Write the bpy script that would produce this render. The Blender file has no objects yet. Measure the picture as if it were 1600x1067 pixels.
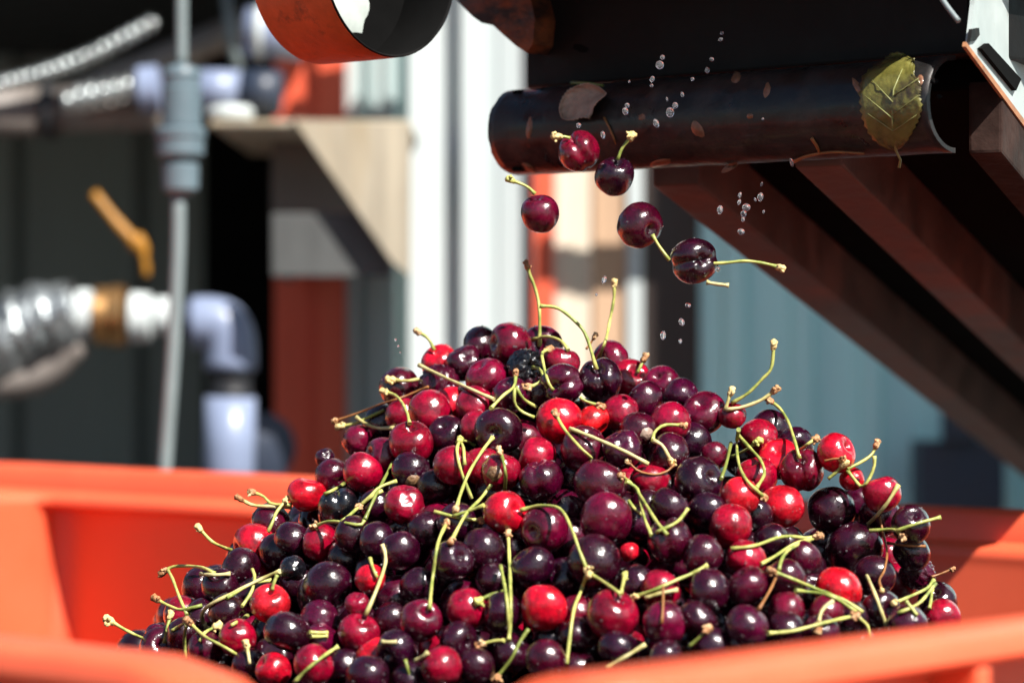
import bpy, bmesh, math, random
from mathutils import Vector, Matrix, noise

S = bpy.context.scene
COL = S.collection
R = random.Random(11)
PI = math.pi

# ------------------------------------------------------------------ camera, light, exposure
CZ = 0.70                       # camera height above the yard
FPX = 1600 * 100 / 36.0         # focal length in photo pixels
cd = bpy.data.cameras.new('camera')
cd.lens = 100
cd.sensor_width = 36
cd.clip_start = 0.05
cd.clip_end = 900
cd.dof.use_dof = True
cd.dof.focus_distance = 1.345
cd.dof.aperture_fstop = 7.1
cam = bpy.data.objects.new('camera', cd)
cam.location = (0, 0, CZ)
cam.rotation_euler = (PI / 2, 0, 0)
COL.objects.link(cam)
S.camera = cam

SUN = Vector((0.42, -0.54, 0.73)).normalized()
w = bpy.data.worlds.new('World')
S.world = w
w.use_nodes = True
nt = w.node_tree
sky = nt.nodes.new('ShaderNodeTexSky')
sky.sky_type = 'NISHITA'
sky.sun_disc = False
sky.sun_elevation = math.asin(SUN.z)
sky.sun_rotation = math.atan2(SUN.x, SUN.y)
bg = nt.nodes['Background']
bg.inputs['Strength'].default_value = 0.05
nt.links.new(sky.outputs[0], bg.inputs[0])
sl = bpy.data.lights.new('sun', 'SUN')
sl.energy = 5.0
sl.angle = math.radians(0.5)
sl.color = (1.0, 0.95, 0.88)
so = bpy.data.objects.new('sun', sl)
so.rotation_euler = SUN.to_track_quat('Z', 'Y').to_euler()
so.location = (1, -2, 4)
COL.objects.link(so)
S.view_settings.view_transform = 'Standard'
S.view_settings.look = 'None'
S.view_settings.gamma = 1
S.view_settings.use_curve_mapping = False
S.view_settings.exposure = 1.05
try:
    S.cycles.max_bounces = 8
    S.cycles.transparent_max_bounces = 8
    S.cycles.caustics_reflective = False
except Exception:
    pass

# ------------------------------------------------------------------ geometry helpers
A = Vector((0.743, -0.669, 0))    # along the conveyor head and the long sides of the bin
B = Vector((0.669, 0.743, 0))     # across, receding to the right


def U(px, py, d):
    """the point at depth d seen at photo pixel (px, py)"""
    return Vector(((px - 800) / FPX * d, d, CZ - (py - 533.5) / FPX * d))


def AB(a, b, z):
    return A * a + B * b + Vector((0, 0, z))


def UPL(px, py, n, c):
    """the point of the upright plane n.p = c seen at a pixel"""
    k = n.x * (px - 800) / FPX + n.y
    return U(px, py, c / k)


def tag(o, label=None, cat=None, group=None, kind=None):
    if label: o['label'] = label
    if cat: o['category'] = cat
    if group: o['group'] = group
    if kind: o['kind'] = kind
    return o


def link(name, me, mats=None, parent=None, smooth=False):
    o = bpy.data.objects.new(name, me)
    COL.objects.link(o)
    if mats is not None:
        if not isinstance(mats, (list, tuple)): mats = [mats]
        for m in mats: me.materials.append(m)
    if parent is not None: o.parent = parent
    if smooth:
        me.polygons.foreach_set('use_smooth', [True] * len(me.polygons))
    return o


def empty(name, label, cat, group=None, loc=(0, 0, 0)):
    o = bpy.data.objects.new(name, None)
    o.empty_display_size = 0.02
    COL.objects.link(o)
    return tag(o, label, cat, group)


def bm_obj(name, bm, mats, parent=None, smooth=False):
    me = bpy.data.meshes.new(name)
    bm.normal_update()
    bm.to_mesh(me)
    bm.free()
    return link(name, me, mats, parent, smooth)


def bevel(bm, w, seg=2):
    bmesh.ops.bevel(bm, geom=list(bm.edges), offset=w, segments=seg, affect='EDGES', profile=0.6, clamp_overlap=True)


def add_hex(bm, p):
    """p: eight corners, bottom four then top four, same winding"""
    v = [bm.verts.new(q) for q in p]
    for f in ((3, 2, 1, 0), (4, 5, 6, 7), (0, 1, 5, 4), (1, 2, 6, 5), (2, 3, 7, 6), (3, 0, 4, 7)):
        bm.faces.new([v[i] for i in f])
    bmesh.ops.recalc_face_normals(bm, faces=bm.faces)


def box(name, x0, x1, y0, y1, z0, z1, m, parent=None, bev=0.002):
    bm = bmesh.new()
    add_hex(bm, [(x0, y0, z0), (x1, y0, z0), (x1, y1, z0), (x0, y1, z0), (x0, y0, z1), (x1, y0, z1), (x1, y1, z1), (x0, y1, z1)])
    if bev: bevel(bm, bev)
    return bm_obj(name, bm, m, parent)


def pbox(name, px0, py0, px1, py1, d, th, m, parent=None, bev=0.002):
    """a box whose front face at depth d spans these pixels, th thick"""
    p, q = U(px0, py1, d), U(px1, py0, d)
    return box(name, p.x, q.x, d, d + th, p.z, q.z, m, parent, bev)


def abbox(name, a0, a1, b0, b1, z0, z1, m, parent=None, bev=0.0015, drop=0.0):
    """box in conveyor axes; its far end (b1) sits drop lower than its near end"""
    bm = bmesh.new()
    add_hex(bm, [AB(a0, b0, z0), AB(a1, b0, z0), AB(a1, b1, z0 - drop), AB(a0, b1, z0 - drop),
                 AB(a0, b0, z1), AB(a1, b0, z1), AB(a1, b1, z1 - drop), AB(a0, b1, z1 - drop)])
    if bev: bevel(bm, bev)
    return bm_obj(name, bm, m, parent)


def prism(name, pts, off, m, parent=None, bev=0.0):
    bm = bmesh.new()
    off = Vector(off)
    n = len(pts)
    v = [bm.verts.new(p) for p in pts] + [bm.verts.new(Vector(p) + off) for p in pts]
    bm.faces.new(v[:n])
    bm.faces.new(v[n:][::-1])
    for i in range(n):
        j = (i + 1) % n
        bm.faces.new((v[i], v[i + n], v[j + n], v[j]))
    bmesh.ops.recalc_face_normals(bm, faces=bm.faces)
    if bev: bevel(bm, bev)
    return bm_obj(name, bm, m, parent)


def frames(pts):
    """tangents and a rotation-minimising normal along a polyline"""
    n = len(pts)
    T = []
    for i in range(n):
        t = pts[min(i + 1, n - 1)] - pts[max(i - 1, 0)]
        T.append(t.normalized() if t.length > 1e-9 else Vector((0, 0, 1)))
    up = Vector((0, 0, 1)) if abs(T[0].z) < 0.9 else Vector((1, 0, 0))
    N = [(up - T[0] * up.dot(T[0])).normalized()]
    for i in range(1, n):
        v = N[-1] - T[i] * N[-1].dot(T[i])
        N.append(v.normalized() if v.length > 1e-6 else N[-1])
    return T, N


def add_tube(bm, pts, rad, sides=8, mat=0, cap=True, mats=None):
    T, N = frames(pts)
    rings = []
    for i, p in enumerate(pts):
        r = rad[i] if isinstance(rad, (list, tuple)) else rad
        bi = T[i].cross(N[i])
        rings.append([bm.verts.new(p + (N[i] * math.cos(2 * PI * k / sides) + bi * math.sin(2 * PI * k / sides)) * r) for k in range(sides)])
    for i in range(len(pts) - 1):
        for k in range(sides):
            f = bm.faces.new((rings[i][k], rings[i][(k + 1) % sides], rings[i + 1][(k + 1) % sides], rings[i + 1][k]))
            f.smooth = True
            f.material_index = mats[i] if mats else mat
    if cap:
        f = bm.faces.new(rings[0][::-1]); f.material_index = mats[0] if mats else mat
        f = bm.faces.new(rings[-1]); f.material_index = mats[-1] if mats else mat
    return rings


def tube(name, pts, rad, m, parent=None, sides=16):
    bm = bmesh.new()
    add_tube(bm, [Vector(p) for p in pts], rad, sides)
    return bm_obj(name, bm, m, parent)


def lathe_pts(prof, c, axis, m, name, parent=None, sides=28):
    """turned shape: prof = [(distance along axis, radius)]"""
    axis = Vector(axis).normalized()
    bm = bmesh.new()
    up = Vector((0, 0, 1)) if abs(axis.z) < 0.9 else Vector((1, 0, 0))
    n = (up - axis * up.dot(axis)).normalized()
    bi = axis.cross(n)
    rings = []
    for t, r in prof:
        rings.append([bm.verts.new(Vector(c) + axis * t + (n * math.cos(2 * PI * k / sides) + bi * math.sin(2 * PI * k / sides)) * max(r, 1e-5)) for k in range(sides)])
    for i in range(len(prof) - 1):
        for k in range(sides):
            bm.faces.new((rings[i][k], rings[i][(k + 1) % sides], rings[i + 1][(k + 1) % sides], rings[i + 1][k]))
    bm.faces.new(rings[0][::-1]); bm.faces.new(rings[-1])
    bmesh.ops.recalc_face_normals(bm, faces=bm.faces)
    o = bm_obj(name, bm, m, parent)
    me = o.data
    me.polygons.foreach_set('use_smooth', [True] * len(me.polygons))
    try: me.set_sharp_from_angle(angle=math.radians(35))
    except Exception: pass
    return o


def spline(pts, n):
    """Catmull-Rom through pts (tuples of floats), n samples"""
    P = [Vector(p) for p in pts]
    if len(P) == 2:
        return [P[0].lerp(P[1], i / (n - 1)) for i in range(n)]
    P = [P[0] * 2 - P[1]] + P + [P[-1] * 2 - P[-2]]
    out = []
    m = len(P) - 3
    for i in range(n):
        s = i / (n - 1) * m
        k = min(int(s), m - 1)
        t = s - k
        p0, p1, p2, p3 = P[k:k + 4]
        out.append(0.5 * ((2 * p1) + (p2 - p0) * t + (2 * p0 - 5 * p1 + 4 * p2 - p3) * t * t + (3 * p1 - p0 - 3 * p2 + p3) * t ** 3))
    return out


# ------------------------------------------------------------------ materials
def mat(name, col, rough=0.5, metal=0.0, var=0.25, vscale=20, bump=0.0, bscale=60, coat=0.0, sss=0.0, sssr=(1, .3, .1), sscale=0.01,
        col2=None, cscale=8, cth=(0.5, 0.62), stretch=(1, 1, 1), spec=0.5, rvar=0.15):
    """painted or natural surface: base colour broken up by noise, a second colour in worn patches, fine relief"""
    m = bpy.data.materials.new(name)
    m.use_nodes = True
    t = m.node_tree
    L = t.links.new
    b = t.nodes['Principled BSDF']
    tc = t.nodes.new('ShaderNodeTexCoord')
    mp = t.nodes.new('ShaderNodeMapping')
    mp.inputs['Scale'].default_value = stretch
    L(tc.outputs['Object'], mp.inputs[0])
    n1 = t.nodes.new('ShaderNodeTexNoise')
    n1.inputs['Scale'].default_value = vscale
    n1.inputs['Detail'].default_value = 5
    n1.inputs['Roughness'].default_value = 0.62
    L(mp.outputs[0], n1.inputs['Vector'])
    mr = t.nodes.new('ShaderNodeMapRange')
    mr.inputs[1].default_value = 0.25
    mr.inputs[2].default_value = 0.75
    mr.inputs[3].default_value = 1 - var
    mr.inputs[4].default_value = 1 + var
    L(n1.outputs[0], mr.inputs[0])
    vm = t.nodes.new('ShaderNodeVectorMath')
    vm.operation = 'SCALE'
    vm.inputs[0].default_value = col[:3]
    L(mr.outputs[0], vm.inputs['Scale'])
    src = vm.outputs[0]
    if col2 is not None:
        n2 = t.nodes.new('ShaderNodeTexNoise')
        n2.inputs['Scale'].default_value = cscale
        n2.inputs['Detail'].default_value = 8
        n2.inputs['Roughness'].default_value = 0.7
        L(mp.outputs[0], n2.inputs['Vector'])
        r2 = t.nodes.new('ShaderNodeMapRange')
        r2.inputs[1].default_value = cth[0]
        r2.inputs[2].default_value = cth[1]
        L(n2.outputs[0], r2.inputs[0])
        mx = t.nodes.new('ShaderNodeMix')
        mx.data_type = 'RGBA'
        L(r2.outputs[0], mx.inputs[0])
        L(src, mx.inputs[6])
        mx.inputs[7].default_value = (*col2[:3], 1)
        src = mx.outputs[2]
    L(src, b.inputs['Base Color'])
    rr = t.nodes.new('ShaderNodeMapRange')
    rr.inputs[1].default_value = 0.3
    rr.inputs[2].default_value = 0.7
    rr.inputs[3].default_value = max(rough - rvar, 0.03)
    rr.inputs[4].default_value = min(rough + rvar, 1)
    L(n1.outputs[0], rr.inputs[0])
    L(rr.outputs[0], b.inputs['Roughness'])
    b.inputs['Metallic'].default_value = metal
    b.inputs['Specular IOR Level'].default_value = spec
    b.inputs['Coat Weight'].default_value = coat
    b.inputs['Coat Roughness'].default_value = 0.1
    if sss:
        b.inputs['Subsurface Weight'].default_value = sss
        b.inputs['Subsurface Radius'].default_value = sssr
        b.inputs['Subsurface Scale'].default_value = sscale
    if bump:
        n3 = t.nodes.new('ShaderNodeTexNoise')
        n3.inputs['Scale'].default_value = bscale
        n3.inputs['Detail'].default_value = 6
        L(mp.outputs[0], n3.inputs['Vector'])
        bp = t.nodes.new('ShaderNodeBump')
        bp.inputs['Strength'].default_value = bump
        bp.inputs['Distance'].default_value = 0.002
        L(n3.outputs[0], bp.inputs['Height'])
        L(bp.outputs[0], b.inputs['Normal'])
    return m


M = {}
M['concrete'] = mat('concrete', (.105, .10, .093), .85, var=.3, vscale=3, bump=.3, bscale=80)
M['orange'] = mat('orange_plastic', (.82, .118, .046), .45, spec=.7, var=.10, vscale=9, bump=.05, bscale=40, sss=.08, sssr=(1, .12, .05), sscale=.012,
                  col2=(.42, .055, .02), cscale=46, cth=(.65, .72), stretch=(1, 1, .7))
M['black_paint'] = mat('black_paint', (.0055, .0053, .0052), .62, var=.5, vscale=30, bump=.25, bscale=90, col2=(.020, .011, .008), cscale=22, cth=(.60, .78), spec=.2)
M['black_lip'] = mat('wet_dark_steel', (.012, .0115, .0115), .42, metal=.0, var=.6, vscale=40, bump=.35, bscale=120, col2=(.050, .036, .030), cscale=30, cth=(.52, .72), coat=.15, spec=.4, rvar=.22)
M['pit'] = mat('black_rubber', (.006, .006, .006), .9, var=.3, vscale=20, spec=.02)
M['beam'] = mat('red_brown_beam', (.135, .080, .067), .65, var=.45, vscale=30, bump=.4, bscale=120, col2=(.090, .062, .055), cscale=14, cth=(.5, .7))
M['beam_shade'] = mat('shaded_beam', (.028, .015, .012), .85, spec=.1, var=.5, vscale=30, bump=.4, bscale=120, col2=(.055, .032, .026), cscale=18, cth=(.5, .7))
M['rust'] = mat('rusty_board', (.20, .060, .020), .6, var=.6, vscale=60, bump=.6, bscale=140, col2=(.022, .014, .012), cscale=26, cth=(.42, .58), stretch=(1, 1, 2))
M['orange_steel'] = mat('orange_painted_steel', (.62, .105, .028), .45, var=.3, vscale=60, bump=.25, bscale=150, col2=(.16, .045, .02), cscale=40, cth=(.58, .72), stretch=(1, 1, 1))
M['white_steel'] = mat('white_painted_steel', (.36, .41, .40), .5, var=.2, vscale=30, bump=.15, bscale=60, col2=(.15, .12, .09), cscale=34, cth=(.58, .70))
M['rust_edge'] = mat('rust_edge', (.32, .14, .06), .7, var=.5, vscale=90, bump=.3)
M['drum_reflection'] = mat('grey_reflection', (.42, .47, .44), .4, var=.25, vscale=50, bump=.2)
M['pale_metal'] = mat('pale_sheet_metal', (.40, .50, .50), .45, var=.05, vscale=3, stretch=(1, 1, .2))
M['white_metal'] = mat('white_sheet_metal', (.50, .55, .55), .45, var=.05, vscale=3, stretch=(1, 1, .2))
M['teal_metal'] = mat('grey_teal_sheet_metal', (.56, .87, .86), .5, var=.08, vscale=4, stretch=(1, 1, .2))
M['shade_metal'] = mat('shaded_sheet_metal', (.16, .21, .27), .5, var=.08, vscale=4)
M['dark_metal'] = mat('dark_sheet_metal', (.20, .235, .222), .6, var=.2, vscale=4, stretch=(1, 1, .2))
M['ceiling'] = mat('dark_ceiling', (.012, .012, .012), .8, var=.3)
M['red_trim'] = mat('red_trim', (.66, .095, .042), .5, var=.1, vscale=8, stretch=(1, 1, .3))
M['wood'] = mat('weathered_wood', (.34, .30, .225), .75, var=.35, vscale=14, bump=.3, stretch=(3, 3, .35), col2=(.30, .24, .15), cscale=6, cth=(.48, .66))
M['shade_wood'] = mat('shaded_plywood', (.13, .118, .105), .8, var=.25, vscale=16)  # shade under the shelf top is put into the box panel's colour
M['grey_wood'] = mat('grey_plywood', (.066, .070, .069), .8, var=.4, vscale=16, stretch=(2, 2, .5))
M['tan_wood'] = mat('tan_board', (.46, .30, .19), .75, var=.2, vscale=12, stretch=(3, 3, .3))
M['cream_wood'] = mat('cream_board', (.66, .57, .45), .7, var=.12, vscale=12, stretch=(3, 3, .3))
M['brown_post'] = mat('dark_brown_post', (.040, .026, .022), .7, var=.3, vscale=14, stretch=(3, 3, .3))
M['pvc'] = mat('shaded_pvc', (.20, .245, .36), .35, var=.05, vscale=10)  # the pipes' bluish shade is put into this base colour
M['grey_plastic'] = mat('blue_grey_plastic', (.105, .15, .175), .45, var=.12, vscale=20)
M['cable'] = mat('grey_cable', (.17, .21, .215), .5, var=.1)
M['bright_silver'] = mat('bright_conduit', (.46, .50, .50), .3, metal=.8, var=.4, vscale=60)
M['silver'] = mat('silver_hose', (.30, .33, .34), .36, metal=.8, var=.5, vscale=60, bump=.9, bscale=110)
M['pipe'] = mat('brown_grey_pipe', (.17, .15, .135), .55, var=.25, vscale=14)
M['brass'] = mat('brass', (.34, .19, .075), .35, metal=.85, var=.2, vscale=30)
M['yellow'] = mat('yellow_handle', (.33, .145, .012), .45, var=.15, vscale=30)
M['black_rubber'] = mat('black_coupling', (.014, .015, .018), .5, var=.2)
M['navy'] = mat('navy_plastic', (.022, .032, .055), .5, var=.2)
M['leaf'] = mat('green_leaf', (.135, .125, .026), .42, var=.55, vscale=60, bump=.5, bscale=160, col2=(.045, .030, .014), cscale=46, cth=(.48, .60), coat=.3)
M['vein'] = mat('leaf_vein', (.23, .24, .085), .5, var=.2)
M['dry_leaf'] = mat('dry_leaf', (.36, .25, .19), .6, var=.45, vscale=90, bump=.6, bscale=160, col2=(.30, .10, .03), cscale=50, cth=(.55, .7))
M['debris'] = mat('brown_petal', (.19, .085, .045), .5, var=.6, vscale=120, coat=.3)
M['stem'] = mat('green_stem', (.44, .43, .12), .45, col2=(.20, .25, .05), cscale=70, cth=(.45, .6), var=.25, vscale=90, bump=.2, bscale=300, sss=.1, sssr=(1, .8, .2), sscale=.001)
M['stem_dark'] = mat('dark_green_stem', (.17, .20, .040), .42, var=.25, vscale=90, bump=.2, bscale=300)
M['stem_pale'] = mat('pale_stem', (.50, .44, .21), .5, col2=(.36, .32, .10), cscale=70, cth=(.45, .6), var=.2, vscale=90, bump=.2, bscale=300)
M['stem_brown'] = mat('brown_stem', (.26, .105, .030), .5, var=.35, vscale=120, bump=.3, bscale=300)
M['knob'] = mat('brown_stem_end', (.34, .155, .060), .55, var=.6, vscale=260, bump=.7, bscale=500, col2=(.60, .42, .22), cscale=200, cth=(.48, .6))
M['knob_pale'] = mat('pale_stem_end', (.62, .47, .20), .55, var=.4, vscale=260, bump=.6, bscale=500, col2=(.36, .15, .05), cscale=200, cth=(.58, .7))
M['knob_green'] = mat('green_stem_end', (.45, .44, .12), .5, var=.3, vscale=260, bump=.4, bscale=500)
M['rot'] = mat('brown_rot', (.17, .095, .045), .3, var=.7, vscale=220, bump=.8, bscale=300, coat=.5)


def cherry_mat():
    m = bpy.data.materials.new('cherry_skin')
    m.use_nodes = True
    t = m.node_tree
    L = t.links.new
    b = t.nodes['Principled BSDF']
    oi = t.nodes.new('ShaderNodeObjectInfo')
    tc = t.nodes.new('ShaderNodeTexCoord')
    ad = t.nodes.new('ShaderNodeVectorMath'); ad.operation = 'ADD'
    sc = t.nodes.new('ShaderNodeVectorMath'); sc.operation = 'SCALE'
    sc.inputs[0].default_value = (37, 71, 53)
    L(oi.outputs['Random'], sc.inputs['Scale'])
    L(tc.outputs['Object'], ad.inputs[0]); L(sc.outputs[0], ad.inputs[1])
    P = ad.outputs[0]

    def noi(scale, det=4, rough=.6):
        n = t.nodes.new('ShaderNodeTexNoise')
        n.inputs['Scale'].default_value = scale
        n.inputs['Detail'].default_value = det
        n.inputs['Roughness'].default_value = rough
        L(P, n.inputs['Vector'])
        return n.outputs[0]

    def rng(x, a, b_, c, d):
        r = t.nodes.new('ShaderNodeMapRange')
        r.inputs[1].default_value = a; r.inputs[2].default_value = b_
        r.inputs[3].default_value = c; r.inputs[4].default_value = d
        L(x, r.inputs[0])
        return r.outputs[0]

    big = noi(1.3, 3)
    mid = noi(6, 6, .7)
    k1 = rng(big, .3, .7, .40, 1.6)
    k2 = rng(mid, .3, .7, .62, 1.38)
    mu = t.nodes.new('ShaderNodeMath'); mu.operation = 'MULTIPLY'
    L(k1, mu.inputs[0]); L(k2, mu.inputs[1])
    vs = t.nodes.new('ShaderNodeVectorMath'); vs.operation = 'SCALE'
    L(oi.outputs['Color'], vs.inputs[0]); L(mu.outputs[0], vs.inputs['Scale'])
    # pale pin-point lenticels of the skin
    vo = t.nodes.new('ShaderNodeTexVoronoi'); vo.inputs['Scale'].default_value = 11
    L(P, vo.inputs['Vector'])
    dots = rng(vo.outputs['Distance'], .03, .09, .10, 0)
    mx = t.nodes.new('ShaderNodeMix'); mx.data_type = 'RGBA'
    L(dots, mx.inputs[0]); L(vs.outputs[0], mx.inputs[6]); mx.inputs[7].default_value = (.24, .06, .08, 1)
    L(mx.outputs[2], b.inputs['Base Color'])
    L(rng(noi(3.2, 5, .7), .3, .7, .20, .36), b.inputs['Roughness'])
    b.inputs['Specular IOR Level'].default_value = .30
    b.inputs['Coat Weight'].default_value = 1.0
    b.inputs['Coat Roughness'].default_value = .10
    b.inputs['Subsurface Weight'].default_value = .10
    b.inputs['Subsurface Radius'].default_value = (1, .12, .16)
    b.inputs['Subsurface Scale'].default_value = .004
    # water beads: sparse little domes; skin relief
    vb = t.nodes.new('ShaderNodeTexVoronoi'); vb.inputs['Scale'].default_value = 4.6
    L(P, vb.inputs['Vector'])
    bead = rng(vb.outputs['Distance'], .0, .15, 1, 0)
    keep = rng(noi(1.9, 2), .52, .58, 0, 1)
    bk = t.nodes.new('ShaderNodeMath'); bk.operation = 'MULTIPLY'
    L(bead, bk.inputs[0]); L(keep, bk.inputs[1])
    b1 = t.nodes.new('ShaderNodeBump'); b1.inputs['Strength'].default_value = .24; b1.inputs['Distance'].default_value = .0010
    L(noi(6.5, 4.5, .6), b1.inputs['Height'])
    b2 = t.nodes.new('ShaderNodeBump'); b2.inputs['Strength'].default_value = .85; b2.inputs['Distance'].default_value = .0009
    L(bk.outputs[0], b2.inputs['Height']); L(b1.outputs[0], b2.inputs['Normal'])
    L(b2.outputs[0], b.inputs['Normal'])
    L(b2.outputs[0], b.inputs['Coat Normal'])
    return m


M['cherry'] = cherry_mat()
wm = bpy.data.materials.new('water')
wm.use_nodes = True
wb = wm.node_tree.nodes['Principled BSDF']
wb.inputs['Transmission Weight'].default_value = .94
wb.inputs['Base Color'].default_value = (.95, .97, 1, 1)
wb.inputs['Roughness'].default_value = 0.02
wb.inputs['IOR'].default_value = 1.33
M['water'] = wm

# ------------------------------------------------------------------ ground
bm = bmesh.new()
bmesh.ops.create_grid(bm, x_segments=8, y_segments=8, size=400)
tag(bm_obj('ground', bm, M['concrete']), kind='structure')

# ------------------------------------------------------------------ the building behind
WY = 3.20                     # front wall of the building


def X3(px, d=WY): return (px - 800) / FPX * d
def Z3(py, d=WY): return CZ - (py - 533.5) / FPX * d


def ribbed(name, prof, z0, z1, m, parent=None, th=0.012):
    """sheet metal: profile [(x, y)] drawn upwards, with thickness"""
    bm = bmesh.new()
    n = len(prof)
    f = [(x, y) for x, y in prof]
    bk = [(x, y + th) for x, y in prof]
    ring = f + bk[::-1]
    lo = [bm.verts.new((x, y, z0)) for x, y in ring]
    hi = [bm.verts.new((x, y, z1)) for x, y in ring]
    k = len(ring)
    for i in range(k):
        j = (i + 1) % k
        bm.faces.new((lo[i], lo[j], hi[j], hi[i]))
    for i in range(n - 1):
        bm.faces.new((hi[i], hi[i + 1], hi[k - 2 - i], hi[k - 1 - i]))
        bm.faces.new((lo[i], lo[k - 1 - i], lo[k - 2 - i], lo[i + 1]))
    bmesh.ops.recalc_face_normals(bm, faces=bm.faces)
    return bm_obj(name, bm, m, parent)


ZT = CZ + 1.5
wall = empty('building_wall', 'pale ribbed metal building wall with boards and a red strip behind the cherry pile', 'wall')
# pale panel beside the red post, with two dark grooves
ribbed('wall_panel', [(X3(541), WY), (X3(562), WY), (X3(566), WY + .012), (X3(574), WY + .012), (X3(578), WY), (X3(598), WY), (X3(603), WY - .008), (X3(618), WY - .008), (X3(622), WY + .02), (X3(636), WY + .02), (X3(640), WY)], 0, ZT, M['pale_metal'], wall)
# wide white ribs of the sliding door that hangs in front of the wall
def XD(px): return X3(px, DY)


DY = 3.0
ribbed('door_face', [(XD(640), DY - .010), (XD(690), DY - .006), (XD(697), DY - .002), (XD(722), DY - .012), (XD(724), DY - .030), (XD(743), DY - .028), (XD(746), DY - .006), (XD(776), DY - .011), (XD(780), DY - .014), (XD(814), DY - .019), (XD(815), DY)], 0, CZ + .515, M['white_metal'], wall, th=.03)
ribbed('wall_panel', [(X3(640), WY + .03), (X3(832), WY + .02)], 0, ZT, M['shade_metal'], wall)  # blue-grey shade beside the door is put into this panel's colour
box('red_strip', X3(833), X3(865), WY - .01, WY + .02, 0, ZT, M['red_trim'], wall)
box('board', X3(866), X3(897), WY + .0, WY + .02, 0, ZT, M['cream_wood'], wall)
box('board', X3(898), X3(925), WY + .003, WY + .02, 0, ZT, M['cream_wood'], wall)
box('board', X3(926), X3(979), WY - .002, WY + .02, 0, ZT, M['tan_wood'], wall)
box('white_strip', X3(980), X3(1003), WY - .01, WY + .02, 0, ZT, M['white_metal'], wall)
prof = []
x = 1090
k = 0
while x < 2600:
    prof += [(X3(x), WY), (X3(x + 34), WY), (X3(x + 44), WY - .014), (X3(x + 70), WY - .014), (X3(x + 80), WY), (X3(x + 92), WY)]
    x += 92 + 14
ribbed('wall_panel', prof, 0, ZT, M['teal_metal'], wall)

post = empty('red_corner_post', 'red corner post of the building beside the dark open shed', 'post')
box('post_face', X3(497), X3(541), WY - .02, WY + .05, 0, ZT, M['red_trim'], post)
box('post_side', X3(428), X3(496), WY + .0, WY + .05, 0, ZT, M['red_trim'], post)

bpost = empty('brown_post', 'dark brown timber post standing before the teal wall, with an added shade bar', 'post')
box('upright', X3(1007, 3.165), X3(1096, 3.165), 3.192, 3.215, 0, ZT, M['brown_post'], bpost)
CY = 2.99  # bar added behind the conveyor to cast a shadow band on the boards
kx, kz = .42 / .54 * (WY - CY), .73 / .54 * (WY - CY)
box('shade_bar', X3(826) + kx, .62, CY, CY + .012, Z3(460) + kz, Z3(406) + kz, M['brown_post'], bpost)
box('shade_bar_bracket', .50, .52, CY - .001 + .014, 3.164, Z3(455) + kz, Z3(410) + kz, M['brown_post'], bpost)

bw = tag(box('electrical_box', X3(1437, 3.1), X3(1570, 3.1), 3.1, 3.17, Z3(800, 3.1), Z3(690, 3.1), M['navy']), 'dark blue box low on the teal wall beneath the conveyor', 'box')
box('lid', X3(1470, 3.1), X3(1525, 3.1), 3.085, 3.099, Z3(690, 3.1), Z3(640, 3.1), M['navy'], bw)

# open shed to the left
shed = empty('open_shed', 'dark open shed bay with ribbed back wall and black ceiling', 'shed')
prof = []
x = -3.2
while x < -.16:
    prof += [(x, 4.4), (x + .11, 4.4), (x + .125, 4.38), (x + .15, 4.38), (x + .165, 4.4)]
    x += .19
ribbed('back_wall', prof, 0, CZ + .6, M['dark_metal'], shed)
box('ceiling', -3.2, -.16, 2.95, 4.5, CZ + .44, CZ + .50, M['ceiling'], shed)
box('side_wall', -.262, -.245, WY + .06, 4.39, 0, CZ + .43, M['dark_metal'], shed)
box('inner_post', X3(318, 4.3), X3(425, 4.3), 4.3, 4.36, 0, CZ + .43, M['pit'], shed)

# wooden shelf box with a gusset
sh = empty('wooden_shelf', 'weathered wooden shelf box with a triangular plywood gusset on the wall', 'shelf')
GD = 2.74
box('shelf_top', X3(325, GD), X3(640, GD), GD + .012, WY - .022, Z3(196, GD), Z3(186, GD), M['wood'], sh)
prism('gusset', [U(458, 186, GD), U(641, 194, GD), U(641, 432, GD), U(612, 408, GD)], (0, .012, 0), M['wood'], sh)
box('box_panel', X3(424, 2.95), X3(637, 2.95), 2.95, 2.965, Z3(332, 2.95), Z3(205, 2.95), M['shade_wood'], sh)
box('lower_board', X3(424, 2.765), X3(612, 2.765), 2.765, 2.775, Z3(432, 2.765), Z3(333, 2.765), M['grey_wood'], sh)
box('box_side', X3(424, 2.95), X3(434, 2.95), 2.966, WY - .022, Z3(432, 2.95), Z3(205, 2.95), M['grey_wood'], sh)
capo = lathe_pts([(0, .022), (.006, .024), (.012, .02), (.015, .001)], U(360, 186, 2.8), (0, 0, 1), M['white_metal'], 'white_lid')
tag(capo, 'small white lid lying on the wooden shelf', 'lid')

# pipes and fittings inside the shed mouth
PD = 2.95
lp = empty('overhead_pipe', 'thick grey brown pipe with a collar running across the shed', 'pipe')
tube('pipe', [U(-160, 176, PD), U(70, 174, PD)], .026, M['pipe'], lp)
tube('collar', [U(68, 174, PD), U(86, 174, PD)], .030, M['black_rubber'], lp)
tube('pipe', [U(86, 172, PD), U(250, 168, PD)], .024, M['pipe'], lp)
hd = empty('ribbed_hose', 'short silver ribbed hose sparkling on the overhead pipe', 'hose')
bm = bmesh.new()
for i in range(7):
    c = U(100 + i * 19, 160 - i * 4, PD - .05)
    k = .010 if i < 1 else .0145
    add_tube(bm, [c, c + Vector((.0015, 0, 0)), c + Vector((.0065, 0, .001)), c + Vector((.008, 0, .001))], [k * .7, k, k, k * .7], 14)
    add_tube(bm, [c + Vector((.007, 0, .001)), c + Vector((.013, 0, .002))], .0075, 12)
bm_obj('hose_ribs', bm, M['bright_silver'], hd)
tag(hd, kind='thing')
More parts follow.
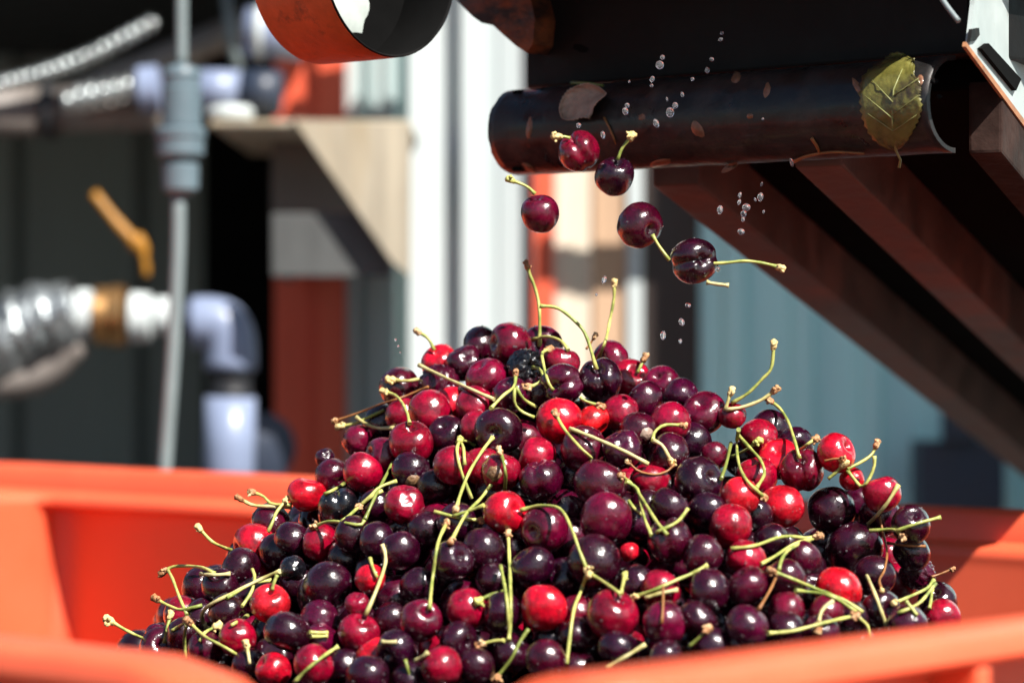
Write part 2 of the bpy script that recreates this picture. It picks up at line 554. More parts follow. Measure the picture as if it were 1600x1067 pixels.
ring1 = lathe_pts([(-.012, .018), (-.01, .024), (.01, .024), (.012, .018)], U(234, 140, PD - .05), (1, 0, .1), M['pvc'], 'pipe_union')
tag(ring1, 'white plastic union at the end of the silver ribbed hose', 'pipe fitting')
tube_el = empty('upper_elbow_pipe', 'bluish white plastic pipe behind the hanging cable connector', 'pipe')
tube('pipe', [U(300, 140, PD), U(378, 142, PD)], .021, M['pvc'], tube_el)
tube('collar', [U(378, 142, PD), U(440, 146, PD)], .024, M['navy'], tube_el)
tag(tube('sloping_pipe', [U(20, 190, 3.1), U(430, 22, 3.1)], .017, M['pipe']), 'brown pipe sloping up under the shed ceiling', 'pipe')
ch = empty('metal_conduit', 'shiny coiled metal conduit slanting across the top of the shed', 'conduit')
N = 19
bm = bmesh.new()
for i in range(N):
    t = i / (N - 1)
    c = U(-30 + 260 * t, 140 - 100 * t + 14 * math.sin(t * PI), 2.9)
    add_tube(bm, [c, c + Vector((.0012, 0, .0005)), c + Vector((.0050, 0, .0020)), c + Vector((.0062, 0, .0025))], [.005, .0085, .0085, .005], 12)
    add_tube(bm, [c + Vector((.005, 0, .002)), c + Vector((.010, 0, .0036))], .0042, 10)
bm_obj('conduit_coil', bm, M['bright_silver'], ch)
tag(tube('thin_cable', [U(352, -20, 3.05), U(362, 60, 3.05), U(374, 120, 3.05)], .006, M['cable']), 'thin dark cable hanging beside the bright pipe end', 'cable')
wp = empty('bright_pipe_end', 'sunlit white pipe coupling under the orange drum', 'pipe fitting')
tube('coupling', [U(384, 50, 2.95), U(470, 56, 2.95)], .026, M['pvc'], wp)
tube('coupling_ring', [U(400, 51, 2.95), U(414, 52, 2.95)], .029, M['white_metal'], wp)

# hanging cable with connector
cb = empty('cable_connector', 'blue grey plastic cable connector hanging on a grey cord', 'connector')
CDp = 2.30
tube('cord', spline([U(284, -60, CDp), U(284, 40, CDp), U(284, 106, CDp)], 8), .0045, M['cable'], cb)
tube('cord', spline([U(279, 300, CDp), U(278, 400, CDp), U(270, 560, CDp), U(258, 730, CDp), U(250, 900, CDp)], 16), .0056, M['cable'], cb)
sc_ = CDp / FPX
lathe_pts([(0, 8 * sc_), (8 * sc_, 28 * sc_), (14 * sc_, 31 * sc_), (20 * sc_, 31 * sc_), (22 * sc_, 29 * sc_), (36 * sc_, 29 * sc_), (38 * sc_, 31 * sc_), (98 * sc_, 31 * sc_)], U(284, 100, CDp), (0, 0, -1), M['grey_plastic'], 'connector_body', cb)
lathe_pts([(0, 36 * sc_), (4 * sc_, 40 * sc_), (14 * sc_, 40 * sc_), (18 * sc_, 37 * sc_), (42 * sc_, 37 * sc_), (46 * sc_, 34 * sc_)], U(282, 200, CDp), (0, 0, -1), M['grey_plastic'], 'locking_ring', cb)
lathe_pts([(0, 22 * sc_), (6 * sc_, 29 * sc_), (44 * sc_, 28 * sc_), (48 * sc_, 22 * sc_), (56 * sc_, 10 * sc_)], U(282, 252, CDp), (0, 0, -1), M['grey_plastic'], 'gland_nut', cb)

# lower pipe run with hose, brass ring, elbow
LD = 2.85
ls = LD / FPX
hz = empty('silver_hose', 'fat silver braided hose wrapped in foil at the edge of the shed', 'hose')
bm = bmesh.new()
pts = spline([U(-80, 560, LD), U(0, 530, LD), U(60, 505, LD), U(118, 495, LD)], 26)
rad = [(.042 + .0015 * math.sin(i * 2.1) + .006 * R.random()) * (1 - .25 * i / 25) for i in range(26)]
rings = add_tube(bm, pts, rad, 22)
for v in bm.verts: v.co += Vector((R.uniform(-1, 1), R.uniform(-1, 1), R.uniform(-1, 1))) * .0045
bm_obj('hose_body', bm, M['silver'], hz)
tube('lower_fold', spline([U(-40, 600, LD), U(60, 585, LD), U(120, 530, LD)], 10), .018, M['pipe'], hz)
lr = empty('pipe_joint', 'row of white and brass rings joining the silver hose to the pipe', 'pipe fitting')
lathe_pts([(-14 * ls, 34 * ls), (-10 * ls, 40 * ls), (10 * ls, 40 * ls), (14 * ls, 34 * ls)], U(132, 492, LD), (1, 0, 0), M['white_metal'], 'white_ring', lr)
lathe_pts([(-26 * ls, 38 * ls), (-22 * ls, 46 * ls), (-4 * ls, 44 * ls), (0, 48 * ls), (20 * ls, 48 * ls), (26 * ls, 38 * ls)], U(174, 494, LD), (1, 0, 0), M['brass'], 'brass_ring', lr)
lathe_pts([(-20 * ls, 30 * ls), (-14 * ls, 40 * ls), (14 * ls, 38 * ls), (20 * ls, 28 * ls)], U(220, 496, LD), (1, 0, 0), M['white_metal'], 'white_ring', lr)
lathe_pts([(-14 * ls, 22 * ls), (-10 * ls, 30 * ls), (10 * ls, 30 * ls), (14 * ls, 22 * ls)], U(256, 494, LD), (1, 0, 0), M['white_metal'], 'white_ring', lr)
tube('joint_pipe', [U(268, 496, LD), U(312, 500, LD)], 26 * ls, M['navy'], lr)
el = empty('elbow_pipe', 'bluish white plastic elbow pipe turning down beside the red post', 'pipe')
tube('elbow', spline([U(300, 504, LD), U(330, 504, LD), U(352, 512, LD), U(360, 540, LD), U(360, 578, LD)], 14), 41 * ls, M['pvc'], el, 24)
tube('coupling', [U(360, 579, LD), U(360, 588, LD), U(360, 612, LD), U(360, 619, LD)], [36 * ls, 33 * ls, 33 * ls, 38 * ls], M['black_rubber'], el, 24)
tube('downpipe', [U(360, 620, LD), U(358, 700, LD), U(356, 900, LD)], 40 * ls, M['pvc'], el, 24)
tag(lathe_pts([(0, .02), (.006, .036), (.05, .036), (.056, .02)], U(410, 700, LD + .03), (-.3, 1, 0), M['navy'], 'round_cap'), 'dark navy round cap beside the white downpipe', 'cap')
vh = empty('valve_handle', 'yellow lever handle standing up in the dark shed', 'valve')
tube('lever', spline([U(146, 302, LD), U(180, 345, LD), U(212, 380, LD)], 8), [.0052] * 4 + [.0058] * 4, M['yellow'], vh, 10)
tube('lever_bend', spline([U(208, 374, LD), U(222, 388, LD), U(227, 408, LD), U(229, 432, LD)], 8), [.0095, .0095, .0075, .006, .005, .0045, .004, .004], M['yellow'], vh, 10)

# ------------------------------------------------------------------ tall box added just out of frame to shade the wall
shade_box = empty('added_shade_box', 'tall steel box added out of view to shade the building wall', 'light blocker')
box('shade_box_body', .755, 2.0, 2.42, 2.95, .25, 2.1, M['teal_metal'], shade_box)
box('shade_box_rim', .74, 2.02, 2.40, 2.97, 2.1, 2.16, M['white_steel'], shade_box)
for xx in (.795, 1.94):
    for yy in (2.46, 2.9):
        box('leg', xx - .025, xx + .025, yy - .025, yy + .025, 0, .249, M['beam'], shade_box)

# ------------------------------------------------------------------ conveyor
cv = empty('belt_conveyor', 'inclined cherry conveyor with black head, brown frame beams and white side panel', 'conveyor')
A2 = Vector((0.92, -0.391, 0))       # across the belt
D2 = Vector((0.391, 0.920, 0))       # along the belt, away from the head
SL = 0.221


def incline(name, corners, zlo, zhi, length, m, bev=.0015):
    """a bar or slab running down the incline from the given near edge (two points)"""
    p, q = corners
    e = D2 * length
    pts = []
    for z in (zlo, zhi):
        for v, k in ((p, 0), (q, 0), (q, 1), (p, 1)):
            pts.append(Vector((v[0], v[1], CZ + z)) + (e - Vector((0, 0, SL * length))) * k)
    bm = bmesh.new()
    add_hex(bm, pts)
    if bev: bevel(bm, bev)
    return bm_obj(name, bm, m, cv)


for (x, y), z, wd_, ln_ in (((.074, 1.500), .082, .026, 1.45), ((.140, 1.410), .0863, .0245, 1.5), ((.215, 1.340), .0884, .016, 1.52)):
    incline('frame_beam', ((x, y), (x + A2.x * wd_, y + A2.y * wd_)), z, z + .034, ln_, M['beam'] if x < .2 else M['beam_shade'])  # nearest beam's shade is put into its darker colour
incline('belt_bed', ((.050, 1.515), (.226, 1.3375)), .1195, .160, 1.45, M['pit'])
abbox('head_block', -1.0, -.726, 1.122, 1.30, CZ + .1335, CZ + .24, M['black_paint'], cv)
abbox('head_shade', -1.03, -.692, 1.060, 1.32, CZ + .191, CZ + .200, M['white_steel'], cv)  # plate added above the view to shade the lip
# curved lip the cherries roll over: half a pipe with a wall thickness
LB, LZ, LR = 1.112, CZ + .1095, .0225
bm = bmesh.new()
NA, NC = 60, 18
a0, a1 = -.998, -.7265


def lip_pt(a, ang, r): return AB(a, LB - math.cos(ang) * r, LZ + math.sin(ang) * r)


outer, inner = [], []
for i in range(NA + 1):
    a = a0 + (a1 - a0) * i / NA
    ja = [math.radians(-92 + 184 * k / NC) for k in range(NC + 1)]
    wob = lambda k: .0004 * noise.noise(Vector((a * 60, k * .5, 0)))
    ea = .0025 * noise.noise(Vector((i * .01, 0, 7))) if i else 0
    outer.append([bm.verts.new(lip_pt(a - (.0012 * noise.noise(Vector((k * .8, 3, 0))) if i == 0 else 0), t, LR + wob(k))) for k, t in enumerate(ja)])
    inner.append([bm.verts.new(lip_pt(a, t, LR - .0022)) for t in ja])
for i in range(NA):
    for k in range(NC):
        f = bm.faces.new((outer[i][k], outer[i + 1][k], outer[i + 1][k + 1], outer[i][k + 1])); f.smooth = True
        f = bm.faces.new((inner[i][k + 1], inner[i + 1][k + 1], inner[i + 1][k], inner[i][k])); f.smooth = True
    bm.faces.new((outer[i][0], inner[i][0], inner[i + 1][0], outer[i + 1][0]))
    bm.faces.new((outer[i][NC], outer[i + 1][NC], inner[i + 1][NC], inner[i][NC]))
for k in range(NC):
    bm.faces.new((outer[0][k], outer[0][k + 1], inner[0][k + 1], inner[0][k]))
    bm.faces.new((outer[NA][k], inner[NA][k], inner[NA][k + 1], outer[NA][k + 1]))
bmesh.ops.recalc_face_normals(bm, faces=bm.faces)
lip = bm_obj('curved_lip', bm, M['black_lip'], cv)
abbox('end_plug', -.990, -.985, 1.10, 1.13, LZ - .021, LZ + .021, M['pit'], cv, bev=0)
# worn rusty board above the lip, ragged lower edge
PB = 1.105
bpts = [(640, -60), (690, -22), (716, 3), (738, 26), (752, 36), (770, 40), (790, 58), (806, 72), (822, 83), (832, 70), (836, 30), (815, -60)]
prism('rusty_board', [UPL(x, y, B, PB) for x, y in bpts], B * .016, M['rust'], cv)
prism('head_shroud', [UPL(x, y, B, PB + .02) for x, y in [(805, -60), (824, 84), (1490, 40), (1492, -60)]], B * .10, M['black_paint'], cv)
# white side panel with rusty rim, slot
PA = -.310


def PP(x, y, c=PA): return UPL(x, y, A2, c)


sp = prism('side_panel', [PP(x, y) for x, y in [(1526, -60), (1522, 8), (1514, 76), (1600, 196), (1720, 350), (1790, 330), (1740, -60)]], A2 * -.002, M['white_steel'], cv)
prism('panel_rim', [PP(x, y, PA + .0007) for x, y in [(1510, 66), (1509, 73), (1600, 197), (1720, 351), (1721, 343), (1602, 189)]], A2 * -.0016, M['rust_edge'], sp)
prism('slot', [PP(x, y, PA + .0022) for x, y in [(1534, 76), (1545, 68), (1596, 124), (1588, 142)]], A2 * -.0025, M['pit'], sp)
prism('stain', [PP(x, y, PA + .0012) for x, y in [(1519, 46), (1530, 44), (1531, 55), (1524, 64), (1516, 66)]], A2 * -.0016, M['black_paint'], sp)
q0 = A2 * -.3135 + D2 * 1.50  # out-of-view plate added to extend the conveyor's shadow on the bin wall
q1 = q0 + D2 * 1.05
prism('side_shade', [Vector((q0.x, q0.y, CZ + .0884 - SL * .19 - .040)), Vector((q1.x, q1.y, CZ + .0884 - SL * 1.24 - .040)), Vector((q1.x, q1.y, CZ + .14 - SL * 1.24)), Vector((q0.x, q0.y, CZ + .14 - SL * .19))], A2 * .003, M['white_steel'], cv)
tag(tube('twist_tie', spline([UPL(1460, -20, B, 1.07), UPL(1478, 8, B, 1.07), UPL(1498, 34, B, 1.07)], 8), .0012, M['cable']), 'grey wire tie dangling beside the white side panel', 'wire')


# orange drum up left
dr = empty('orange_drum', 'orange painted steel drum with a dark open end above the yard', 'drum')
DC = U(612, -58, 1.40)
bm = bmesh.new()
sd = 64
nrm = A.normalized()
up = Vector((0, 0, 1))
sdv = nrm.cross(up)
RO, RI, LEN = .0466, .0452, .052


def drp(t, r, k):
    return DC - nrm * t + (up * math.cos(2 * PI * k / sd) + sdv * math.sin(2 * PI * k / sd)) * r


rows = []
prof = [(.034, 0.0005), (.034, RI - .001), (.0338, RI), (.02, RI), (.0012, RI), (0, RI + .0005), (0, RO - .0005), (.0008, RO), (.02, RO + .0002), (.045, RO), (LEN, RO), (LEN, .0005)]
mi = [1, 1, 1, 1, 2, 2, 2, 0, 0, 0, 0]
vr = [[bm.verts.new(drp(t, r, k)) for k in range(sd)] for t, r in prof]
for i in range(len(prof) - 1):
    for k in range(sd):
        f = bm.faces.new((vr[i][k], vr[i][(k + 1) % sd], vr[i + 1][(k + 1) % sd], vr[i + 1][k]))
        f.material_index = mi[i]
        f.smooth = True
bmesh.ops.recalc_face_normals(bm, faces=bm.faces)
drum = bm_obj('drum_shell', bm, [M['orange_steel'], M['pit'], M['black_paint']], dr)
drum.data.set_sharp_from_angle(angle=math.radians(40))
# raised pale patch painting a grey light reflection inside the drum
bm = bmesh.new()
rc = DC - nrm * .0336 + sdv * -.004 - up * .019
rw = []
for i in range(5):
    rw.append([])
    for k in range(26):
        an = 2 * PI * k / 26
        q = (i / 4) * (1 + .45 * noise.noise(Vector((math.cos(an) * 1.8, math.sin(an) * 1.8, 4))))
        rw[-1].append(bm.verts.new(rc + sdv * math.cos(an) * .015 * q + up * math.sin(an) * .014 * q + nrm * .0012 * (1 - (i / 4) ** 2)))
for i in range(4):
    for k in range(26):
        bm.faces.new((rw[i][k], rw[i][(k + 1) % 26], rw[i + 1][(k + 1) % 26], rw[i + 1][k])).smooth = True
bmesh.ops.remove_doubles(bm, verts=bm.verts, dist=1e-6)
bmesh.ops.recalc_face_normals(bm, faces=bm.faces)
bm_obj('reflection_patch', bm, M['drum_reflection'], dr)

# ------------------------------------------------------------------ the bin
BA0, BA1, BB0, BB1 = -1.91, -.534, .602, 1.450
WIDE = .105                                          # the left end has a wide ledge       # outer wall planes
RT = CZ - .100                                       # rim height
bin_ = empty('fruit_bin', 'big orange plastic fruit bin heaped with cherries', 'bin')


def rr_path(ins, rad, seg=8, side=44, left=0.0):
    """rounded rectangle inset by ins: list of (a, b)"""
    x0, x1, y0, y1 = BA0 + ins + left, BA1 - ins, BB0 + ins, BB1 - ins
    r = max(rad - ins, .012)
    out = []
    corners = [((x1 - r, y0 + r), -90), ((x1 - r, y1 - r), 0), ((x0 + r, y1 - r), 90), ((x0 + r, y0 + r), 180)]
    for i, (c, a0) in enumerate(corners):
        arc = [(c[0] + r * math.cos(math.radians(a0 + 90 * k / seg)), c[1] + r * math.sin(math.radians(a0 + 90 * k / seg))) for k in range(seg + 1)]
        out += arc
        nc, na = corners[(i + 1) % 4]
        e = (nc[0] + r * math.cos(math.radians(na)), nc[1] + r * math.sin(math.radians(na)))
        for k in range(1, side):
            out.append((arc[-1][0] + (e[0] - arc[-1][0]) * k / side, arc[-1][1] + (e[1] - arc[-1][1]) * k / side))
    return out


def sstep(e0, e1, x):
    t = min(max((x - e0) / (e1 - e0), 0), 1)
    return t * t * (3 - 2 * t)


def rim_dip(a, b):
    """the rim drops at the corner nearest the camera"""
    d = 0
    if b < BB0 + .05:
        d = .030 * sstep(-.680, -.600, a)
    if a > BA1 - .05:
        d = max(d if b < BB0 + .03 else 0, 0) * (1 - sstep(.588, .618, b)) - .004 * sstep(.60, .63, b)
    return d


SEC = [(.030, 0.02), (.0, RT - .05), (.0, RT - .0115), (-.018, RT - .011), (-.0205, RT - .009), (-.0205, RT - .003), (-.0175, RT),
       (.004, RT), (.008, RT - .003), (.010, RT - .018), (.013, RT - .0195), (.032, RT - .0205), (.0345, RT - .023), (.0345, RT - .027),
       (.0115, RT - .033), (.0135, RT - .15), (.046, .06)]
bm = bmesh.new()
loops = []
for si, (ins, z) in enumerate(SEC):
    def far_in(a, b): return {14: .0225, 15: .056, 16: .075}[si] * sstep(-1.30, -1.10, a) if si >= 14 and b > BB1 - .08 else 0
    loops.append([bm.verts.new(AB(a, b - far_in(a, b), z - (rim_dip(a, b) if z > RT - .045 else 0) + .0005 * noise.noise(Vector((a * 9, b * 9, z * 20))))) for a, b in rr_path(ins, .036, left=WIDE + (.022 if si >= 14 else 0) if si >= 11 else 0)])
n = len(loops[0])
for i in range(len(SEC) - 1):
    for k in range(n):
        f = bm.faces.new((loops[i][k], loops[i][(k + 1) % n], loops[i + 1][(k + 1) % n], loops[i + 1][k])); f.smooth = True
bm.faces.new(loops[-1]); bm.faces.new(loops[0][::-1])
bmesh.ops.recalc_face_normals(bm, faces=bm.faces)
shell = bm_obj('bin_shell', bm, M['orange'], bin_)
shell.data.set_sharp_from_angle(angle=math.radians(50))
# ribs on the outer faces, flush with the flange
bs = []
for b in (.70, .808, .93, 1.05, 1.17, 1.29, 1.39):
    bs.append(abbox('rib', BA1 - .004, BA1 + .018, b - .0045, b + .0045, .10, RT - .0115 + .004, M['orange'], bin_, .002))
for a in (-.63, -.735, -.80, -.92, -1.04, -1.16, -1.28, -1.40, -1.52, -1.64):
    dz = rim_dip(a, BB0)
    bs.append(abbox('rib', a - .0045, a + .0045, BB0 - .018, BB0 + .004, .10, RT - .0115 - dz, M['orange'], bin_, .002))
# small stacking lugs on the wide left ledge
for b in (1.30, 1.10):
    abbox('stacking_lug', BA0 + .055, BA0 + .062, b, b + .03, RT - .021, RT - .012, M['orange'], bin_, .0015)
for aa, bb in ((BA0 + .06, BB0 + .06), (BA1 - .1, BB0 + .06), (BA0 + .06, BB1 - .1), (BA1 - .1, BB1 - .1)):
    abbox('foot', aa, aa + .05, bb, bb + .05, 0.0, .021, M['orange'], bin_)



# ------------------------------------------------------------------ cherry shapes (unit size, stem end on +Z)
def cherry_mesh(name, kind, seed):
    nu, nv = 44, 30
    if kind == 'far': nu, nv = 14, 9
    rr = random.Random(seed)
    off = Vector((rr.uniform(0, 90), rr.uniform(0, 90), rr.uniform(0, 90)))
    flat = rr.uniform(.88, .97)
    squash = rr.uniform(.93, 1.0)
    verts, faces = [], []

    def rad(th, ph):
        d = Vector((math.sin(th) * math.cos(ph), math.sin(th) * math.sin(ph), math.cos(th)))
        r = 1 - .34 * math.exp(-(th / .30) ** 2) + .05 * math.exp(-((th - .85) / .45) ** 2)
        r -= .035 * math.exp(-((PI - th) / .07) ** 2)
        dp = abs((ph + PI) % (2 * PI) - PI)
        r -= .03 * math.exp(-(dp / .22) ** 2) * math.sin(th)
        r += .065 * noise.noise(d * 1.0 + off) + .018 * noise.noise(d * 2.6 + off)
        if kind == 'double':
            e = min(dp, PI - dp)
            r *= 1 - (.17 * math.exp(-(dp / .30) ** 2) + .12 * math.exp(-((PI - dp) / .33) ** 2)) * (.35 + .65 * max(math.cos(th), 0) ** .7 + .25 * math.sin(th))
        if kind == 'wrinkled':
            q = d * 3.6 + off
            q2 = q + Vector((noise.noise(q), noise.noise(q + Vector((9, 3, 1))), noise.noise(q + Vector((4, 8, 2))))) * .9
            r -= .17 * (1 - abs(noise.noise(q2))) ** 5 + .05 * (1 - abs(noise.noise(q2 * 2.2))) ** 3 - .08
        if kind == 'pebbled':
            q = d * 8 + off
            r += .075 * abs(noise.noise(q)) + .05 * abs(noise.noise(q * 2.1)) - .03 + .05 * noise.noise(d * 2 + off)
        if kind == 'dented':
            r -= .22 * math.exp(-((d - Vector((.80, .1, .55)).normalized()).length / .5) ** 2)
            r -= .05 * (1 - abs(noise.noise(d * 3 + off))) ** 4
        v = d * r
        return (v.x, v.y * squash, v.z * flat)
    verts.append(rad(0, 0))
    for i in range(1, nv):
        for k in range(nu):
            verts.append(rad(PI * i / nv, 2 * PI * k / nu))
    verts.append(rad(PI, 0))
    last = len(verts) - 1
    for k in range(nu):
        faces.append((0, 1 + k, 1 + (k + 1) % nu))
        b = 1 + (nv - 2) * nu
        faces.append((b + (k + 1) % nu, b + k, last))
    for i in range(nv - 2):
        for k in range(nu):
            a = 1 + i * nu
            faces.append((a + k, a + nu + k, a + nu + (k + 1) % nu, a + (k + 1) % nu))
    me = bpy.data.meshes.new(name)
    me.from_pydata(verts, [], faces)
    me.polygons.foreach_set('use_smooth', [True] * len(me.polygons))
    me.update()
    me.materials.append(M['cherry'])
    return me


MESH = {'round': [cherry_mesh('cherry_round', 'round', s) for s in range(9)],
        'double': [cherry_mesh('cherry_double', 'double', s + 20) for s in range(3)],
        'wrinkled': [cherry_mesh('cherry_wrinkled', 'wrinkled', s + 30) for s in range(3)],
        'pebbled': [cherry_mesh('cherry_pebbled', 'pebbled', s + 40) for s in range(3)],
        'dented': [cherry_mesh('cherry_dented', 'dented', s + 50) for s in range(2)]}
SHAPE = {'h': 'double', 'w': 'wrinkled', 'p': 'pebbled', 'd': 'dented'}
TONE = {'R': (.42, .0020, .012), 'C': (.205, .0008, .0135), 'M': (.098, .0006, .0135), 'P': (.042, .0004, .0100), 'D': (.0175, .0004, .0058), 'K': (.0045, .003, .005), 'S': (.52, .006, .013)}
WORD = {'R': 'bright red', 'S': 'scarlet', 'C': 'crimson', 'M': 'wine red', 'P': 'deep purple', 'D': 'nearly black purple', 'K': 'blue black'}
SHAPEWORD = {'h': 'double lobed ', 'w': 'wrinkled ', 'p': 'shrivelled pebbly ', 'd': 'dented '}

# id x y radius tone[shape] -- positions in photo pixels; depth comes from the heap's slope
HEAP = """
1 797 538 36 M
2 753 540 27 P
3 726 567 30 Pd
4 760 590 28 M
5 687 567 26 R
6 848 540 22 P
7 820 576 30 Kw
8 877 567 25 C
9 879 600 29 Ph
10 842 616 18 P
11 625 606 33 P
12 687 601 24 Pw
13 673 643 33 C
14 742 633 29 C
15 706 633 15 R
16 799 618 27 P
17 779 674 40 D
18 746 667 21 C
19 873 656 38 R
20 629 648 19 C
21 597 661 16 D
22 560 689 26 Mp
23 643 693 37 C
24 566 738 30 C
25 519 743 20 P
26 508 715 16 Dd
27 601 714 20 M
28 643 736 28 D
29 709 727 29 C
30 752 727 28 C
31 782 737 31 Cd
32 839 715 32 C
33 846 750 33 Ph
34 788 801 36 R
36 632 789 34 Cd
37 480 773 26 R
38 529 791 30 Kh
39 938 594 37 Dh
40 954 562 15 M
41 985 593 28 C
42 1035 602 28 M
43 1064 620 27 P
44 1007 627 30 P
45 968 645 30 C
46 926 657 26 S
47 1047 658 32 C
48 1099 646 35 M
49 1144 650 22 C
50 997 674 27 P
51 972 702 33 Pd
52 911 702 37 P
53 1046 710 35 P
54 1116 712 23 M
55 1187 685 29 C
56 1204 671 30 D
57 937 757 42 P
58 1091 752 40 D
59 1016 752 23 C
60 1157 775 31 S
61 1222 792 37 R
62 1183 746 33 C
63 1217 718 29 R
64 1253 735 37 Mh
66 1163 718 20 D
68 1306 708 28 R
69 1331 748 20 R
70 1299 796 39 D
71 1378 772 28 C
72 1376 806 24 P
73 1423 820 29 D
74 1335 857 45 D
75 1141 821 37 C
76 1166 872 31 C
77 1254 873 30 P
78 1425 862 25 D
80 1243 695 15 D
81 1340 786 24 P
82 398 851 35 R
83 425 815 28 P
84 458 842 26 D
85 501 847 27 C
86 457 888 22 Kp
87 511 915 41 D
88 422 943 31 S
89 355 957 28 D
90 345 917 27 D
91 314 917 20 D
92 376 888 21 D
93 245 990 18 P
94 288 961 14 C
95 314 963 20 D
96 371 996 28 C
97 450 987 36 D
98 320 1014 24 P
99 250 1012 20 P
100 428 1046 24 R
101 490 1038 32 C
102 560 990 35 C
103 558 944 20 Cp
104 497 967 19 P
105 499 1003 17 Mp
106 290 992 20 D
109 625 861 30 D
110 578 904 25 R
111 657 970 34 M
112 729 951 35 C
113 610 967 22 D
114 619 1014 28 D
115 575 1057 37 D
116 690 1040 35 C
117 587 1027 17 R
119 851 826 38 M
120 706 875 33 D
121 756 858 34 D
122 833 886 33 D
123 849 950 36 R
124 786 957 29 D
125 853 1030 28 P
126 716 1002 30 D
127 553 836 26 D
129 714 816 30 D
130 947 812 42 M
131 930 876 42 D
132 957 961 43 C
133 1038 973 37 M
134 1047 845 37 Ph
135 1098 868 34 P
136 1109 922 36 D
137 1168 915 31 P
139 1168 978 33 P
140 984 862 17 R
141 995 912 22 D
142 1033 921 22 C
143 998 816 17 P
144 967 1013 28 D
145 903 957 22 M
146 901 992 30 D
149 1046 792 30 D
150 1090 968 30 D
151 1040 1030 30 D
152 1310 923 38 R
153 1229 955 31 M
154 1401 908 28 C
155 1434 894 24 Pw
156 1376 950 26 D
157 1465 941 24 D
158 1471 966 30 C
159 1418 974 28 P
162 1227 906 25 P
163 1330 968 22 D
164 1284 988 19 P
165 1292 957 25 M
166 1389 868 16 C
167 437 862 22 D
168 590 845 26 D
169 655 915 26 D
170 540 870 24 D
171 772 905 26 D
172 880 905 24 D
173 1105 800 28 D
174 1205 845 26 D
175 1180 805 22 D
176 1268 925 26 D
177 1365 900 24 D
178 893 745 26 D
179 700 680 24 D
180 1010 790 22 D
181 1080 690 24 D
182 800 860 26 D
183 665 830 28 D
184 745 1040 30 D
185 800 1020 28 D
186 900 1045 30 D
187 540 1040 26 D
188 390 1040 24 D
189 640 1062 28 D
190 770 770 24 D
191 590 790 26 D
192 1230 985 24 D
193 1115 1010 28 D
194 395 930 20 D
195 680 760 24 D
196 860 1000 26 D
"""
# cherries in the air: id x y radius tone depth
FALL = """
F1 905 237 33 Mh 1.395
F2 960 276 33 D 1.385
F3 844 334 31 M 1.395
F4 999 352 37 P 1.370
F5 1084 408 39 Dh 1.350
"""
